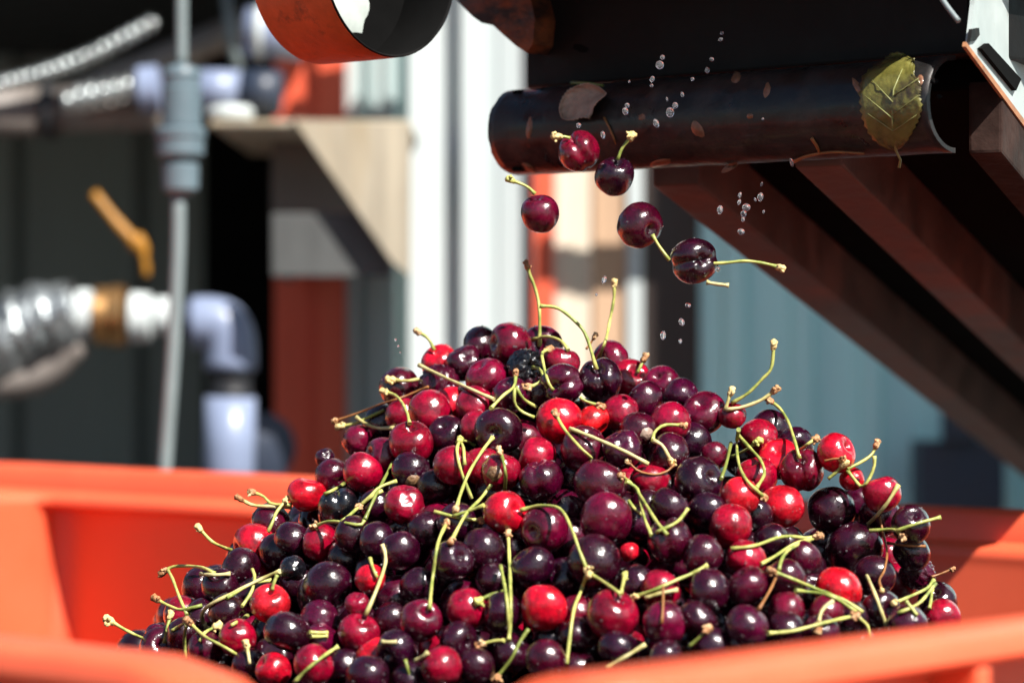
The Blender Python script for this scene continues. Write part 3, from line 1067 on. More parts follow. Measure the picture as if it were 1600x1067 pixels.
# stems: cherry id or -, look, end knob, branches
STEMS = [
 ('6', 'stem', 'knob', [[(843, 541), (843, 485), (837, 453), (829, 432), (823, 415)]]),
 ('39', 'stem', 'none', [[(932, 577), (915, 523), (894, 498), (870, 481), (843, 478)]]),
 ('40', 'stem', 'knob_pale', [[(934, 561), (946, 533), (953, 500), (959, 468), (960, 444)]]),
 ('6', 'stem', 'none', [[(832, 531), (848, 526), (866, 528), (878, 534), (888, 547)]]),
 ('9', 'stem', 'knob', [[(864, 609), (857, 598), (850, 573), (847, 552), (858, 546)]]),
 ('7', 'stem', 'knob', [[(832, 574), (844, 577), (848, 590), (838, 601), (824, 604)]]),
 ('-', 'stem', 'knob', [[(806, 584), (803, 604), (786, 618), (767, 638)], [(804, 606), (804, 629), (815, 643), (835, 652)], [(806, 604), (818, 623), (838, 636)]]),
 ('-', 'stem_pale', 'none', [[(654, 570), (700, 592), (740, 610), (772, 624)]]),
 ('11', 'stem_pale', 'knob_pale', [[(680, 587), (655, 592), (635, 595), (612, 593)]]),
 ('23', 'stem', 'knob_pale', [[(640, 662), (635, 642), (621, 620), (602, 612)]]),
 ('-', 'stem_brown', 'knob', [[(669, 604), (630, 620), (593, 632), (560, 645), (524, 657)]]),
 ('-', 'stem', 'knob_pale', [[(600, 641), (575, 652), (556, 661), (533, 666)]]),
 ('-', 'stem_pale', 'none', [[(615, 668), (593, 669), (573, 663), (556, 651)]]),
 ('5', 'stem', 'knob', [[(678, 547), (673, 535), (666, 526), (654, 519)]]),
 ('17', 'stem', 'knob', [[(770, 683), (753, 705), (733, 738), (720, 770), (713, 794)]]),
 ('-', 'stem', 'knob_green', [[(718, 688), (714, 704), (720, 735), (737, 779)], [(718, 688), (724, 700), (726, 726)], [(718, 688), (730, 690), (742, 696)]]),
 ('31', 'stem_dark', 'knob', [[(788, 768), (790, 745), (787, 722), (781, 705)]]),
 ('-', 'stem', 'knob', [[(767, 758), (750, 780), (728, 803), (705, 845)]]),
 ('-', 'stem_dark', 'none', [[(614, 722), (602, 745), (585, 778), (570, 812)]]),
 ('-', 'stem', 'knob', [[(562, 791), (580, 773), (595, 760), (620, 751)], [(562, 791), (578, 778), (598, 766)]]),
 ('-', 'stem', 'knob', [[(492, 822), (510, 815), (530, 815), (562, 820), (569, 812)], [(533, 815), (548, 803), (560, 792)]]),
 ('25', 'stem', 'none', [[(537, 756), (523, 764), (507, 772)]]),
 ('19', 'stem', 'knob', [[(936, 727), (920, 712), (898, 690), (880, 668), (869, 648)]]),
 ('-', 'stem_pale', 'none', [[(890, 669), (916, 679), (945, 691), (980, 707), (1013, 725)]]),
 ('-', 'stem', 'knob', [[(906, 621), (916, 627), (937, 634)]]),
 ('-', 'stem', 'knob', [[(1020, 688), (1023, 675), (1038, 664), (1066, 664)]]),
 ('-', 'stem_pale', 'knob_pale', [[(1021, 688), (1034, 695), (1041, 706), (1049, 721)]]),
 ('-', 'stem_brown', 'knob', [[(1054, 725), (1042, 736), (1023, 741), (998, 736), (982, 722)]]),
 ('-', 'stem', 'knob', [[(972, 744), (988, 757), (1006, 783), (1024, 812), (1043, 836)], [(978, 752), (996, 764), (1002, 790), (1009, 815), (1018, 836)]]),
 ('-', 'stem', 'none', [[(1075, 794), (1058, 815), (1024, 832)]]),
 ('-', 'stem', 'none', [[(982, 782), (992, 795), (1004, 804)]]),
 ('49', 'stem', 'knob_pale', [[(1143, 630), (1169, 614), (1190, 593), (1205, 575), (1209, 540)]]),
 ('49', 'stem_pale', 'knob_pale', [[(1133, 641), (1138, 625), (1142, 613)]]),
 ('-', 'stem_pale', 'knob', [[(1134, 640), (1160, 636), (1185, 627), (1200, 618), (1211, 610)]]),
 ('64', 'stem', 'knob', [[(1249, 716), (1242, 690), (1232, 660), (1220, 640), (1204, 626)]]),
 ('62', 'stem', 'knob', [[(1154, 671), (1151, 695), (1155, 727), (1168, 752), (1193, 776)], [(1154, 680), (1172, 700), (1189, 720), (1194, 741), (1182, 762)]]),
 ('55', 'stem', 'knob_green', [[(1142, 714), (1160, 706), (1183, 691)]]),
 ('-', 'stem_dark', 'none', [[(1142, 692), (1136, 720), (1127, 748)]]),
 ('80', 'stem', 'knob', [[(1249, 704), (1259, 696), (1273, 686)]]),
 ('-', 'stem', 'knob', [[(1369, 695), (1362, 710), (1345, 722), (1323, 733)], [(1366, 712), (1366, 728), (1357, 750), (1346, 760), (1336, 750), (1324, 735)]]),
 ('-', 'stem_brown', 'knob', [[(1288, 720), (1302, 717), (1316, 716)]]),
 ('-', 'stem', 'knob_pale', [[(1294, 748), (1306, 738), (1318, 726)]]),
 ('72', 'stem_pale', 'none', [[(1354, 821), (1370, 805), (1386, 786), (1404, 757)]]),
 ('-', 'stem', 'none', [[(1400, 829), (1429, 819), (1450, 813), (1470, 808)]]),
 ('-', 'stem', 'knob', [[(1358, 829), (1385, 827), (1400, 828), (1409, 838)]]),
 ('-', 'stem_brown', 'none', [[(1387, 848), (1415, 852), (1446, 853)]]),
 ('-', 'stem_brown', 'knob_pale', [[(1374, 806), (1380, 833), (1386, 862), (1382, 890), (1374, 906), (1378, 922)]]),
 ('-', 'stem', 'knob', [[(1277, 838), (1260, 840), (1222, 838), (1180, 852), (1142, 857)], [(1270, 841), (1240, 850), (1212, 868), (1189, 881)], [(1268, 842), (1236, 856), (1222, 872), (1217, 891)]]),
 ('-', 'stem_brown', 'none', [[(1212, 903), (1203, 922), (1186, 951)]]),
 ('82', 'stem', 'knob_pale', [[(364, 860), (345, 853), (329, 844), (312, 826)]]),
 ('82', 'stem', 'knob_pale', [[(418, 832), (426, 815), (432, 800), (446, 782)]]),
 ('-', 'stem_pale', 'knob', [[(456, 792), (425, 791), (395, 789), (375, 779)]]),
 ('-', 'stem', 'knob', [[(455, 788), (425, 787), (411, 775), (395, 769)]]),
 ('90', 'stem', 'knob', [[(336, 896), (318, 887), (296, 884), (270, 885), (256, 893)], [(262, 890), (270, 905), (280, 932), (292, 960)]]),
 ('-', 'stem_pale', 'none', [[(313, 896), (335, 898), (360, 896)]]),
 ('-', 'stem', 'knob', [[(316, 945), (285, 952), (266, 947), (245, 936)]]),
 ('93', 'stem', 'knob_pale', [[(238, 1003), (215, 993), (195, 983), (172, 969)]]),
 ('99', 'stem', 'knob_pale', [[(257, 1003), (260, 986), (266, 962)]]),
 ('96', 'stem', 'knob', [[(389, 1035), (355, 1013), (320, 994), (296, 972)], [(292, 975), (288, 995), (290, 1028)], [(290, 972), (280, 978), (268, 985)]]),
 ('-', 'stem_pale', 'knob_pale', [[(437, 892), (400, 908), (364, 926), (332, 942), (316, 958), (319, 978)]]),
 ('-', 'stem', 'knob_pale', [[(312, 1002), (320, 988), (338, 978)]]),
 ('-', 'stem', 'none', [[(378, 947), (393, 924), (398, 902), (394, 889)]]),
 ('-', 'stem', 'none', [[(354, 934), (391, 913), (424, 906)]]),
 ('-', 'stem_pale', 'knob_pale', [[(391, 1037), (388, 1022), (385, 1008)]]),
 ('89', 'stem', 'none', [[(386, 962), (372, 970), (361, 977)]]),
 ('88', 'stem', 'none', [[(425, 921), (428, 910), (433, 898)]]),
 ('101', 'stem', 'none', [[(529, 1009), (505, 1025), (480, 1045), (460, 1066)]]),
 ('-', 'stem', 'none', [[(484, 987), (498, 988), (512, 988)], [(486, 994), (500, 994), (512, 993)]]),
 ('102', 'stem_pale', 'none', [[(571, 961), (588, 922), (601, 885), (602, 866), (597, 850)]]),
 ('111', 'stem', 'knob', [[(671, 952), (675, 910), (684, 850), (697, 818)]]),
 ('-', 'stem', 'knob', [[(752, 812), (730, 811), (706, 806), (678, 799)], [(756, 789), (730, 799), (708, 806)]]),
 ('-', 'stem', 'knob', [[(794, 834), (797, 904), (798, 960), (795, 1000)], [(782, 884), (791, 930), (796, 985)]]),
 ('112', 'stem_dark', 'knob_green', [[(786, 924), (766, 929), (748, 938)]]),
 ('-', 'stem', 'knob', [[(788, 1000), (772, 1001), (752, 1006)]]),
 ('-', 'stem_dark', 'knob', [[(826, 982), (812, 1003), (798, 1030), (776, 1058)]]),
 ('34', 'stem', 'knob_pale', [[(813, 797), (843, 790), (875, 795), (893, 826), (906, 862), (918, 892)], [(917, 897), (907, 925), (896, 956), (885, 1037)], [(922, 896), (945, 910), (970, 928)]]),
 ('132', 'stem', 'knob_green', [[(970, 928), (973, 914), (976, 900)]]),
 ('-', 'stem', 'knob_pale', [[(1106, 882), (1085, 894), (1059, 905), (1025, 920), (994, 932)]]),
 ('-', 'stem_pale', 'none', [[(1008, 934), (1030, 927), (1059, 921)]]),
 ('-', 'stem_brown', 'none', [[(1036, 916), (1036, 945), (1034, 974)]]),
 ('-', 'stem_dark', 'knob', [[(1076, 1010), (1090, 998), (1104, 984)]]),
 ('-', 'stem_pale', 'none', [[(1009, 1006), (978, 1025), (947, 1043)]]),
 ('-', 'stem', 'knob', [[(1207, 892), (1245, 907), (1281, 922), (1320, 938), (1348, 956)], [(1243, 922), (1275, 926), (1305, 934), (1338, 956)]]),
 ('-', 'stem', 'knob', [[(1200, 989), (1240, 985), (1290, 972), (1334, 962)]]),
 ('-', 'stem', 'none', [[(1341, 964), (1355, 977), (1359, 995)]]),
 ('74', 'stem_pale', 'none', [[(1348, 886), (1357, 905), (1368, 930), (1377, 955), (1386, 981)]]),
 ('-', 'stem_pale', 'knob', [[(1302, 938), (1284, 954), (1278, 980)]]),
 ('-', 'stem', 'knob_pale', [[(1397, 942), (1425, 930), (1448, 919), (1459, 906)], [(1402, 958), (1436, 942), (1461, 912)]]),
 ('-', 'stem_brown', 'knob', [[(1455, 901), (1470, 896), (1487, 889)]]),
 ('157', 'stem', 'none', [[(1456, 920), (1455, 935), (1452, 951)]]),
 ('-', 'stem', 'none', [[(1415, 938), (1424, 949), (1433, 961)]]),
 ('41', 'stem', 'knob', [[(996, 582), (1001, 572), (1006, 560)]]),
 ('-', 'stem_brown', 'knob', [[(916, 545), (922, 537), (929, 526)]]),
 ('-', 'stem', 'none', [[(589, 902), (583, 888), (578, 872)]]),
 ('-', 'stem_pale', 'none', [[(648, 1032), (660, 1026), (669, 1018)]]),
 ('115', 'stem_dark', 'none', [[(641, 1066), (638, 1048), (633, 1030)]]),
 ('-', 'stem_pale', 'none', [[(596, 1002), (610, 1003), (620, 1002)]]),
]
FSTEMS = [
 ('F1', 'stem', 'knob_pale', [[(890, 216), (882, 214), (871, 213)]]),
 ('F2', 'stem', 'knob_pale', [[(965, 250), (972, 232), (986, 215)]]),
 ('F3', 'stem', 'knob_green', [[(836, 303), (822, 291), (799, 282)]]),
 ('F4', 'stem', 'none', [[(1019, 367), (1030, 385), (1046, 407)]]),
 ('F5', 'stem', 'knob_pale', [[(1099, 412), (1130, 411), (1165, 408), (1195, 412), (1218, 418)]]),
 ('F5', 'stem_pale', 'none', [[(1104, 441), (1120, 444), (1139, 446)]]),
]

# ------------------------------------------------------------------ the heap: a cone of cherries about 38 degrees steep
AX, AY, ZTOP, SLOPE = .012, 1.425, CZ + .000, .80


def ridge(x): return AY - .58 * max(x - AX, 0)


def cone_z(x, y):
    r = math.hypot(x - AX, y - ridge(x))
    return ZTOP - SLOPE * (math.sqrt(r * r + .03 ** 2) - .03)


def heap_depth(px, py):
    best, bd = 1e9, 1.2
    d = 1.00
    while d < AY + .004:
        p = U(px, py, d)
        if d > ridge(p.x) + .004: break
        g = p.z - cone_z(p.x, p.y)
        if g <= 0: return d
        if g < best: best, bd = g, d
        d += .001
    return bd


class Ch: pass


SMALL = ('26', '86', '103', '140', '93', '22', '54', '49', '69', '110', '46')      # the ones that really are small
items = []
for ln in HEAP.strip().splitlines():
    f = ln.split()
    c = Ch()
    c.id, c.px, c.py, c.rp = f[0], float(f[1]), float(f[2]), float(f[3])
    c.tone, c.shape = f[4][0], f[4][1:]
    c.d = heap_depth(c.px, c.py)
    c.fill = int(c.id) >= 167
    if c.fill: c.d += .010
    if c.rp < 26 and c.id not in SMALL:
        c.d += .004 + .0006 * (26 - c.rp)
        c.rp = 27.5 + (int(c.id) * 7 % 5)
    elif c.rp < 30 and c.id not in SMALL: c.rp += 2.5
    if c.rp < 34 and c.id not in SMALL: c.rp *= 1.05
    if c.rp >= 33: c.d -= .006
    if c.id in ('1', '60', '68', '88', '123', '34', '82', '31'): c.d -= .006
    c.r = c.rp * c.d / FPX
    items.append(c)

# settle: overlapping pairs part along the line of sight, the one lower on the heap staying in front
for it in range(70):
    for i in range(len(items)):
        p = items[i]
        for j in range(i + 1, len(items)):
            q = items[j]
            dx = (p.px - q.px); dy = (p.py - q.py)
            if dx * dx + dy * dy > 8200: continue
            P_, Q_ = U(p.px, p.py, p.d), U(q.px, q.py, q.d)
            need = (p.r + q.r) * .90
            gap = (P_ - Q_).length
            if gap >= need: continue
            s = (need - gap) * .5
            front = p if (p.d < q.d) else q
            back = q if front is p else p
            front.d -= s * .35
            back.d += s * .75
    for c in items:
        c.r = c.rp * c.d / FPX


def oriented(zdir, view, roll):
    """rotation with +Z along zdir and +X turned to the viewer as far as it goes"""
    z = zdir.normalized()
    x = view - z * view.dot(z)
    if x.length < 1e-4: x = Vector((1, 0, 0)) - z * z.x
    x.normalize()
    m = Matrix((x, z.cross(x), z)).transposed()
    return m @ Matrix.Rotation(roll, 3, 'Z')


attach = {}
for s in STEMS + FSTEMS:
    if s[0] != '-' and s[0] not in attach: attach[s[0]] = s[3][0][0]

falls = []
for ln in FALL.strip().splitlines():
    f = ln.split()
    c = Ch()
    c.id, c.px, c.py, c.rp = f[0], float(f[1]), float(f[2]), float(f[3])
    c.tone, c.shape = f[4][0], f[4][1:]
    c.d = float(f[5]); c.r = c.rp * c.d / FPX; c.fill = False
    falls.append(c)


def build_cherry(c, idx):
    ctr = U(c.px, c.py, c.d)
    c.c = ctr
    view = (Vector((0, 0, CZ)) - ctr).normalized()
    if c.id in attach:
        ax, ay = attach[c.id]
        ox, oy = (ax - c.px) / c.rp, -(ay - c.py) / c.rp
        k = math.hypot(ox, oy)
        if k > .93: ox, oy = ox / k * .93, oy / k * .93; k = .93
        zd = Vector((ox, -math.sqrt(max(1 - k * k, .02)), oy))
        zd = zd.normalized()
        if k < .80: zd = (zd + Vector((0, 0, .15))).normalized()
        roll = 0 if c.shape in ('h', 'd') else R.uniform(-1.2, 1.2)
    else:
        while True:
            zd = Vector((R.uniform(-1, 1), R.uniform(-1, 1), R.uniform(-1, 1)))
            if .1 < zd.length < 1 and zd.normalized().dot(view) < .80: break
        roll = R.uniform(0, 6.28)
        if c.shape in ('h', 'd'):
            zd = Vector((R.uniform(-.6, .6), -.15, 1)); roll = R.uniform(-.3, .3)
        if c.shape in ('w', 'p'): roll = R.uniform(0, 6.28)
    rot = oriented(zd, view, roll)
    me = R.choice(MESH[SHAPE.get(c.shape, 'round')])
    if not c.shape: me = MESH['round'][idx % 9]
    o = bpy.data.objects.new('cherry', me)
    COL.objects.link(o)
    e = R.uniform(.96, 1.06)
    o.matrix_world = Matrix.Translation(ctr) @ rot.to_4x4() @ Matrix.Diagonal((c.r * e, c.r * e, c.r * (2 - e) if e > 1 else c.r, 1))
    j = R.uniform(.8, 1.2)
    t = TONE[c.tone]
    o.color = (t[0] * j, t[1] * R.uniform(.8, 1.3), t[2] * R.uniform(.8, 1.3), 1)
    c.o = o
    return o


idx = 0
for c in items + falls:
    build_cherry(c, idx); idx += 1

# water beads sitting on the skins: a few domes per cherry, shared between alike cherries
def bead_mesh(base, seed):
    rr_ = random.Random(seed)
    bm = bmesh.new()
    vs = base.vertices
    for _ in range(13):
        v = vs[rr_.randrange(len(vs))]
        p, n_ = Vector(v.co), Vector(v.normal)
        r_ = rr_.choice((.022, .028, .035, .05, .062))
        t1 = n_.orthogonal().normalized(); t2 = n_.cross(t1)
        rows_ = []
        for i, (h, q) in enumerate(((-.25, 1.0), (.30, .92), (.62, .58))):
            rows_.append([bm.verts.new(p + n_ * h * r_ + (t1 * math.cos(k * PI / 4) + t2 * math.sin(k * PI / 4)) * r_ * q) for k in range(8)])
        top_ = bm.verts.new(p + n_ * .74 * r_)
        for i in range(2):
            for k in range(8):
                bm.faces.new((rows_[i][k], rows_[i][(k + 1) % 8], rows_[i + 1][(k + 1) % 8], rows_[i + 1][k])).smooth = True
        for k in range(8): bm.faces.new((rows_[2][k], rows_[2][(k + 1) % 8], top_)).smooth = True
    me = bpy.data.meshes.new('water_beads')
    bm.to_mesh(me); bm.free()
    me.materials.append(M['water'])
    return me


BEADS = {}
for i, c in enumerate(items + falls):
    if c.fill or c.shape in ('p',): continue
    key = (c.o.data.name, i % 3)
    if key not in BEADS: BEADS[key] = bead_mesh(c.o.data, len(BEADS) * 7 + 3)
    wbo = bpy.data.objects.new('water_beads', BEADS[key])
    COL.objects.link(wbo)
    wbo.parent = c.o
    wbo['kind'] = 'stuff'

# ------------------------------------------------------------------ labels that single out each cherry
NAMED = {
 '1': 'large wine red cherry at the very top of the heap', '7': 'wrinkled blue black cherry with a curled stem near the top of the heap',
 '5': 'bright red cherry at the upper edge of the heap with a short stem',
 '11': 'deep purple cherry on the upper slope crossed by two pale stem ends', '17': 'big dark cherry with a long stem running down from its dimple',
 '19': 'big bright red cherry high on the heap under a forked stem', '46': 'scarlet cherry tucked beside the big bright red one high on the heap',
 '22': 'shrivelled pebbly wine red cherry on the outer slope', '23': 'big oval crimson cherry with a broad highlight and short bent stem',
 '31': 'crimson cherry split by a brown rotten patch', '33': 'deep purple double lobed cherry beneath a crimson cherry in the middle of the heap',
 '34': 'bright red cherry whose stem arches over to its wine red neighbour', '39': 'nearly black double lobed cherry at the top carrying a tall arched stem',
 '50': 'deep purple cherry with a rough brown scar', '55': 'crimson cherry with its stem dimple facing out like an eye',
 '57': 'big deep purple cherry with a forked pale stem above it', '58': 'big dented dark violet cherry beside the scarlet one',
 '60': 'round scarlet cherry below a looped forked stem', '61': 'large bright red cherry just beside the smaller scarlet one',
 '64': 'wine red double lobed cherry with a long hooked stem', '68': 'bright red cherry standing out against the teal wall',
 '74': 'large dark cherry with a thick pale stem pointing down', '82': 'bright red cherry on the lower slope with two stems against the orange bin',
 '86': 'small black pebbly dried cherry on the lower slope', '87': 'large dark cherry above the small pebbly pink one', '88': 'oval scarlet cherry low on the slope',
 '103': 'small pebbly pink cherry under a long pale stem', '110': 'half red half dark cherry beside a long pale stem', '111': 'wine red cherry with a tall stem standing out of its dimple',
 '112': 'crimson cherry with a deep cleft low in the middle of the heap', '123': 'bright red cherry low in the middle near the bin rim', '130': 'large wine red cherry below the big deep purple one',
 '132': 'big round crimson cherry low in the heap near the bin corner', '134': 'deep purple double lobed cherry under two pale stem tips', '140': 'small bright red sliver of cherry wedged between dark ones',
 '152': 'bright red cherry crossed by a long forked stem near the bin rim', '155': 'wrinkled purple cherry at the outer edge above the bin wall', '158': 'crimson cherry lowest at the far end of the slope',
 '38': 'black double lobed cherry below a bright red one', '37': 'bright red cherry at the outer edge of the slope below a purple pair', '36': 'crimson cherry with a flattened straight edge', '116': 'crimson cherry half sunk in shade behind the bin corner',
 '73': 'nearly black cherry at the outer edge with a straight stem in front', '154': 'crimson cherry hanging at the edge of the slope under a pale stem', '101': 'crimson cherry with a pale stem slanting down to the bin rim', '12': 'dried wrinkled purple cherry near the crossing stems',
 '48': 'large wine red cherry on the upper slope beside a small pale stem end', '71': 'crimson cherry at the edge with an open stem dimple',
 'F1': 'wine red double lobed cherry falling just below the dry leaf', 'F2': 'dark cherry with a short upright stem falling past the conveyor lip',
 'F3': 'wine red cherry falling alone before the white wall', 'F4': 'purple cherry in mid air with its stem end behind the lowest falling cherry', 'F5': 'nearly black double lobed cherry falling lowest with two stems',
}
SHORT = {
 '1': 'the topmost cherry', '7': 'the wrinkled black cherry with a curled stem', '17': 'the big dark cherry with a long stem', '19': 'the big bright red cherry', '22': 'the pebbly cherry on the outer slope',
 '23': 'the oval crimson cherry', '31': 'the split brown cherry', '34': 'the red cherry with the arching stem', '39': 'the black double cherry up top', '50': 'the brown scarred cherry', '55': 'the cherry with the open dimple',
 '57': 'the big purple cherry', '60': 'the round scarlet cherry', '64': 'the hooked stem double cherry', '68': 'the red cherry against teal', '74': 'the big dark cherry with thick stem', '82': 'the red cherry with two stems', '87': 'the large dark lower slope cherry',
 '88': 'the oval scarlet cherry', '103': 'the pebbly pink cherry', '111': 'the cherry with a tall stem', '112': 'the cleft crimson cherry', '123': 'the low bright red cherry', '132': 'the big round crimson cherry', '134': 'the purple double cherry under stems', '140': 'the red sliver',
 '152': 'the red cherry under a forked stem', '155': 'the wrinkled edge cherry', '36': 'the flat edged cherry', '37': 'the red outer edge cherry', '58': 'the dented violet cherry', '101': 'the cherry with a slanting stem', '5': 'the small red upper edge cherry',
}
byid = {c.id: c for c in items + falls}
used = set()


def direction(dx, dy):
    a = math.degrees(math.atan2(-dy, dx)) % 360
    return ['to the right of', 'above and right of', 'just above', 'above and left of', 'to the left of', 'below and left of', 'just below', 'below and right of'][int((a + 22.5) // 45) % 8]


def relabel(px, py, head, pool=SHORT, heads2=('',)):
    near = sorted(pool, key=lambda k: (byid[k].px - px) ** 2 + (byid[k].py - py) ** 2)
    for h in heads2:
        for k in near[:5]:
            L_ = byid[k]
            dx, dy = px - L_.px, py - L_.py
            dist = math.hypot(dx, dy)
            if dist < 3: continue
            far = '' if dist < 80 else ('a little way ' if dist < 135 else 'further ')
            t = f'{h}{head} {far}{direction(dx, dy)} {pool[k]}'.replace('just above', 'above' if far else 'just above').replace('just below', 'below' if far else 'just below')
            if len(t.split()) <= 16 and t not in used:
                used.add(t)
                return t
    t = f'{head} between {pool[near[0]]} and {pool[near[1]]}'
    if len(t.split()) > 16: t = f'{head} close beside {pool[near[0]]}'
    used.add(t)
    return t


GROUP = 'cherries heaped in the bin'
for c in items + falls:
    g = GROUP if c in items else 'cherries falling from the conveyor'
    if c.id in NAMED:
        lab = NAMED[c.id]; used.add(lab)
    else:
        size = 'small ' if c.rp < 22 else ('big ' if c.rp > 36 else '')
        sunk = 'shaded ' if c.fill else ''
        lab = relabel(c.px, c.py, f'{size}{sunk}{SHAPEWORD.get(c.shape, "")}{WORD[c.tone]} cherry')
    tag(c.o, lab, 'cherry', g)

# ------------------------------------------------------------------ stems
cam_o = Vector((0, 0, CZ))


def front_depth(px, py, pool, pad=1.0):
    """depth of the nearest cherry surface at a pixel"""
    dr_ = Vector(((px - 800) / FPX, 1, -(py - 533.5) / FPX))
    n_ = dr_.length
    dr_ /= n_
    best = None
    for c in pool:
        q = c.c - cam_o
        tca = q.dot(dr_)
        d2 = q.length_squared - tca * tca
        rr_ = (c.r * pad) ** 2
        if d2 < rr_:
            d_ = (tca - math.sqrt(rr_ - d2)) * dr_.y
            if best is None or d_ < best: best = d_
    return best


def knob_mesh(bm, p, dirv, r, seed):
    """ragged end where the stem tore off the twig"""
    dirv = dirv.normalized()
    pts = [p - dirv * r * 1.1, p - dirv * r * .3, p + dirv * r * .5, p + dirv * r * 1.3, p + dirv * r * 1.7]
    rad = [r * .62, r * .95, r * .85, r * 1.05, r * .45]
    add_tube(bm, pts, rad, 8)
    rr_ = random.Random(seed)
    for v in bm.verts:
        n_ = noise.noise_vector(v.co * 900 + Vector((seed * 3.1, 0, 0)))
        v.co += n_ * r * .42
    for k in range(rr_.randint(2, 4)):                # little bud scales
        q = p + Vector((rr_.uniform(-1, 1), rr_.uniform(-1, 0), rr_.uniform(-1, 1))).normalized() * r * 1.0
        e = q + Vector((rr_.uniform(-1, 1), rr_.uniform(-1, .3), rr_.uniform(-1, 1))) * r * .9
        add_tube(bm, [q, q.lerp(e, .6), e], [r * .5, r * .42, r * .12], 6)


def make_stem(rec, pool, seed, parent=None, flatd=None):
    cid, look, end, branches = rec
    bm = bmesh.new()
    ends = []
    W = 0.76e-3 * (1.12 if look == 'stem_pale' else .72 if look == 'stem_brown' else 1.0)
    head_pt = None
    for bi, br in enumerate(branches):
        n_ = max(7, int(sum(math.dist(br[i], br[i + 1]) for i in range(len(br) - 1)) / 7))
        pp = spline([(x, y, 0) for x, y in br], n_)
        raw = [front_depth(p.x, p.y, pool) for p in pp]
        if flatd is not None:
            dd = [flatd - .002 * i / n_ for i in range(n_)]
            if bi == 0 and cid != '-': dd[0] = byid[cid].d - byid[cid].r * .45
        else:
            known = [i for i in range(n_) if raw[i] is not None]
            if not known: known = [0]; raw[0] = heap_depth(pp[0].x, pp[0].y) - .01
            dd = []
            for i in range(n_):
                if raw[i] is not None: dd.append(raw[i]); continue
                lo = max([k for k in known if k < i], default=None)
                hi = min([k for k in known if k > i], default=None)
                if lo is None: dd.append(raw[hi])
                elif hi is None: dd.append(raw[lo])
                else: dd.append(raw[lo] + (raw[hi] - raw[lo]) * (i - lo) / (hi - lo))
            # lie on the near tops, do not dive into every gap
            lowenv = [min(dd[max(0, i - 4):i + 5]) for i in range(n_)]
            mixd = [.6 * lowenv[i] + .4 * dd[i] for i in range(n_)]
            for _ in range(4):
                mixd = [(mixd[max(0, i - 1)] + 2 * mixd[i] + mixd[min(n_ - 1, i + 1)]) / 4 for i in range(n_)]
            dd = [min(mixd[i], (raw[i] if raw[i] is not None else 9) - .0006) - .0006 for i in range(n_)]
            if bi == 0 and cid != '-':
                c = byid[cid]
                fd = front_depth(pp[0].x, pp[0].y, [c])
                base = (fd if fd is not None else c.d) + .0015
                for i in range(min(4, n_)):
                    dd[i] = base + (dd[i] - base) * (i / 4)
            if bi > 0 and head_pt is not None and math.dist(br[0], (head_pt[0], head_pt[1])) < 16:
                for i in range(min(4, n_)): dd[i] = head_pt[2] + (dd[i] - head_pt[2]) * (i / 4)
        pts = [U(p.x, p.y, d_) for p, d_ in zip(pp, dd)]
        rad = []
        for i in range(n_):
            t = i / (n_ - 1)
            r_ = W * (1 + .10 * math.sin(i * 1.7 + seed))
            if cid != '-' and bi == 0: r_ *= 1 + .55 * math.exp(-t * 14) + .45 * math.exp(-(1 - t) * 9)
            else: r_ *= 1 + .35 * math.exp(-(1 - t) * 9) + .30 * math.exp(-t * 9)
            rad.append(r_)
        add_tube(bm, pts, rad, 8)
        if cid != '-' and bi == 0:
            ends.append((pts[-1], pts[-1] - pts[-2], rad[-1]))
        elif bi == 0 and end != 'none':
            # a loose stem's torn end is the first point of a fork, the last of a single one
            if len(branches) > 1: ends.append((pts[0], pts[0] - pts[1], rad[0]))
            else: ends.append((pts[-1], pts[-1] - pts[-2], rad[-1]))
        if bi == 0: head_pt = (br[0][0], br[0][1], dd[0]) if (cid == '-') else (br[-1][0], br[-1][1], dd[-1])
    o = bm_obj('stem' if parent else 'loose_stalk', bm, M[look])
    kn = None
    if end != 'none':
        bk = bmesh.new()
        for p, dv, r_ in ends:
            knob_mesh(bk, p, dv, r_ * 1.62, seed)
        kn = bm_obj('stem_end', bk, M[end], None, True)
    if parent is not None:
        o.parent = parent
        o.matrix_parent_inverse = parent.matrix_world.inverted()
    if kn is not None:
        kn.parent = o
    return o


LOOK = {'stem': 'green', 'stem_dark': 'dark green', 'stem_pale': 'pale straw', 'stem_brown': 'thin brown'}
ENDW = {'knob': ' with brown torn end', 'knob_pale': ' with pale tip', 'knob_green': ' with green tip', 'none': ''}
bpy.context.view_layer.update()
for i, rec in enumerate(STEMS):
    if rec[0] != '-':
        make_stem(rec, items, i, byid[rec[0]].o)
    else:
        o = make_stem(rec, items, i)
        br = rec[3][0]
        mx_, my_ = br[len(br) // 2]
        ln_ = sum(math.dist(br[k], br[k + 1]) for k in range(len(br) - 1))
        head = f"{'long ' if ln_ > 100 else 'short ' if ln_ < 45 else ''}{LOOK[rec[1]]}{' forked' if len(rec[3]) > 1 else ''} stem"
        tag(o, relabel(mx_, my_, head), 'cherry stem', 'loose cherry stems on the heap')
for i, rec in enumerate(FSTEMS):
    c = byid[rec[0]]
    make_stem(rec, [c], i + 500, c.o, c.d - c.r * .45)

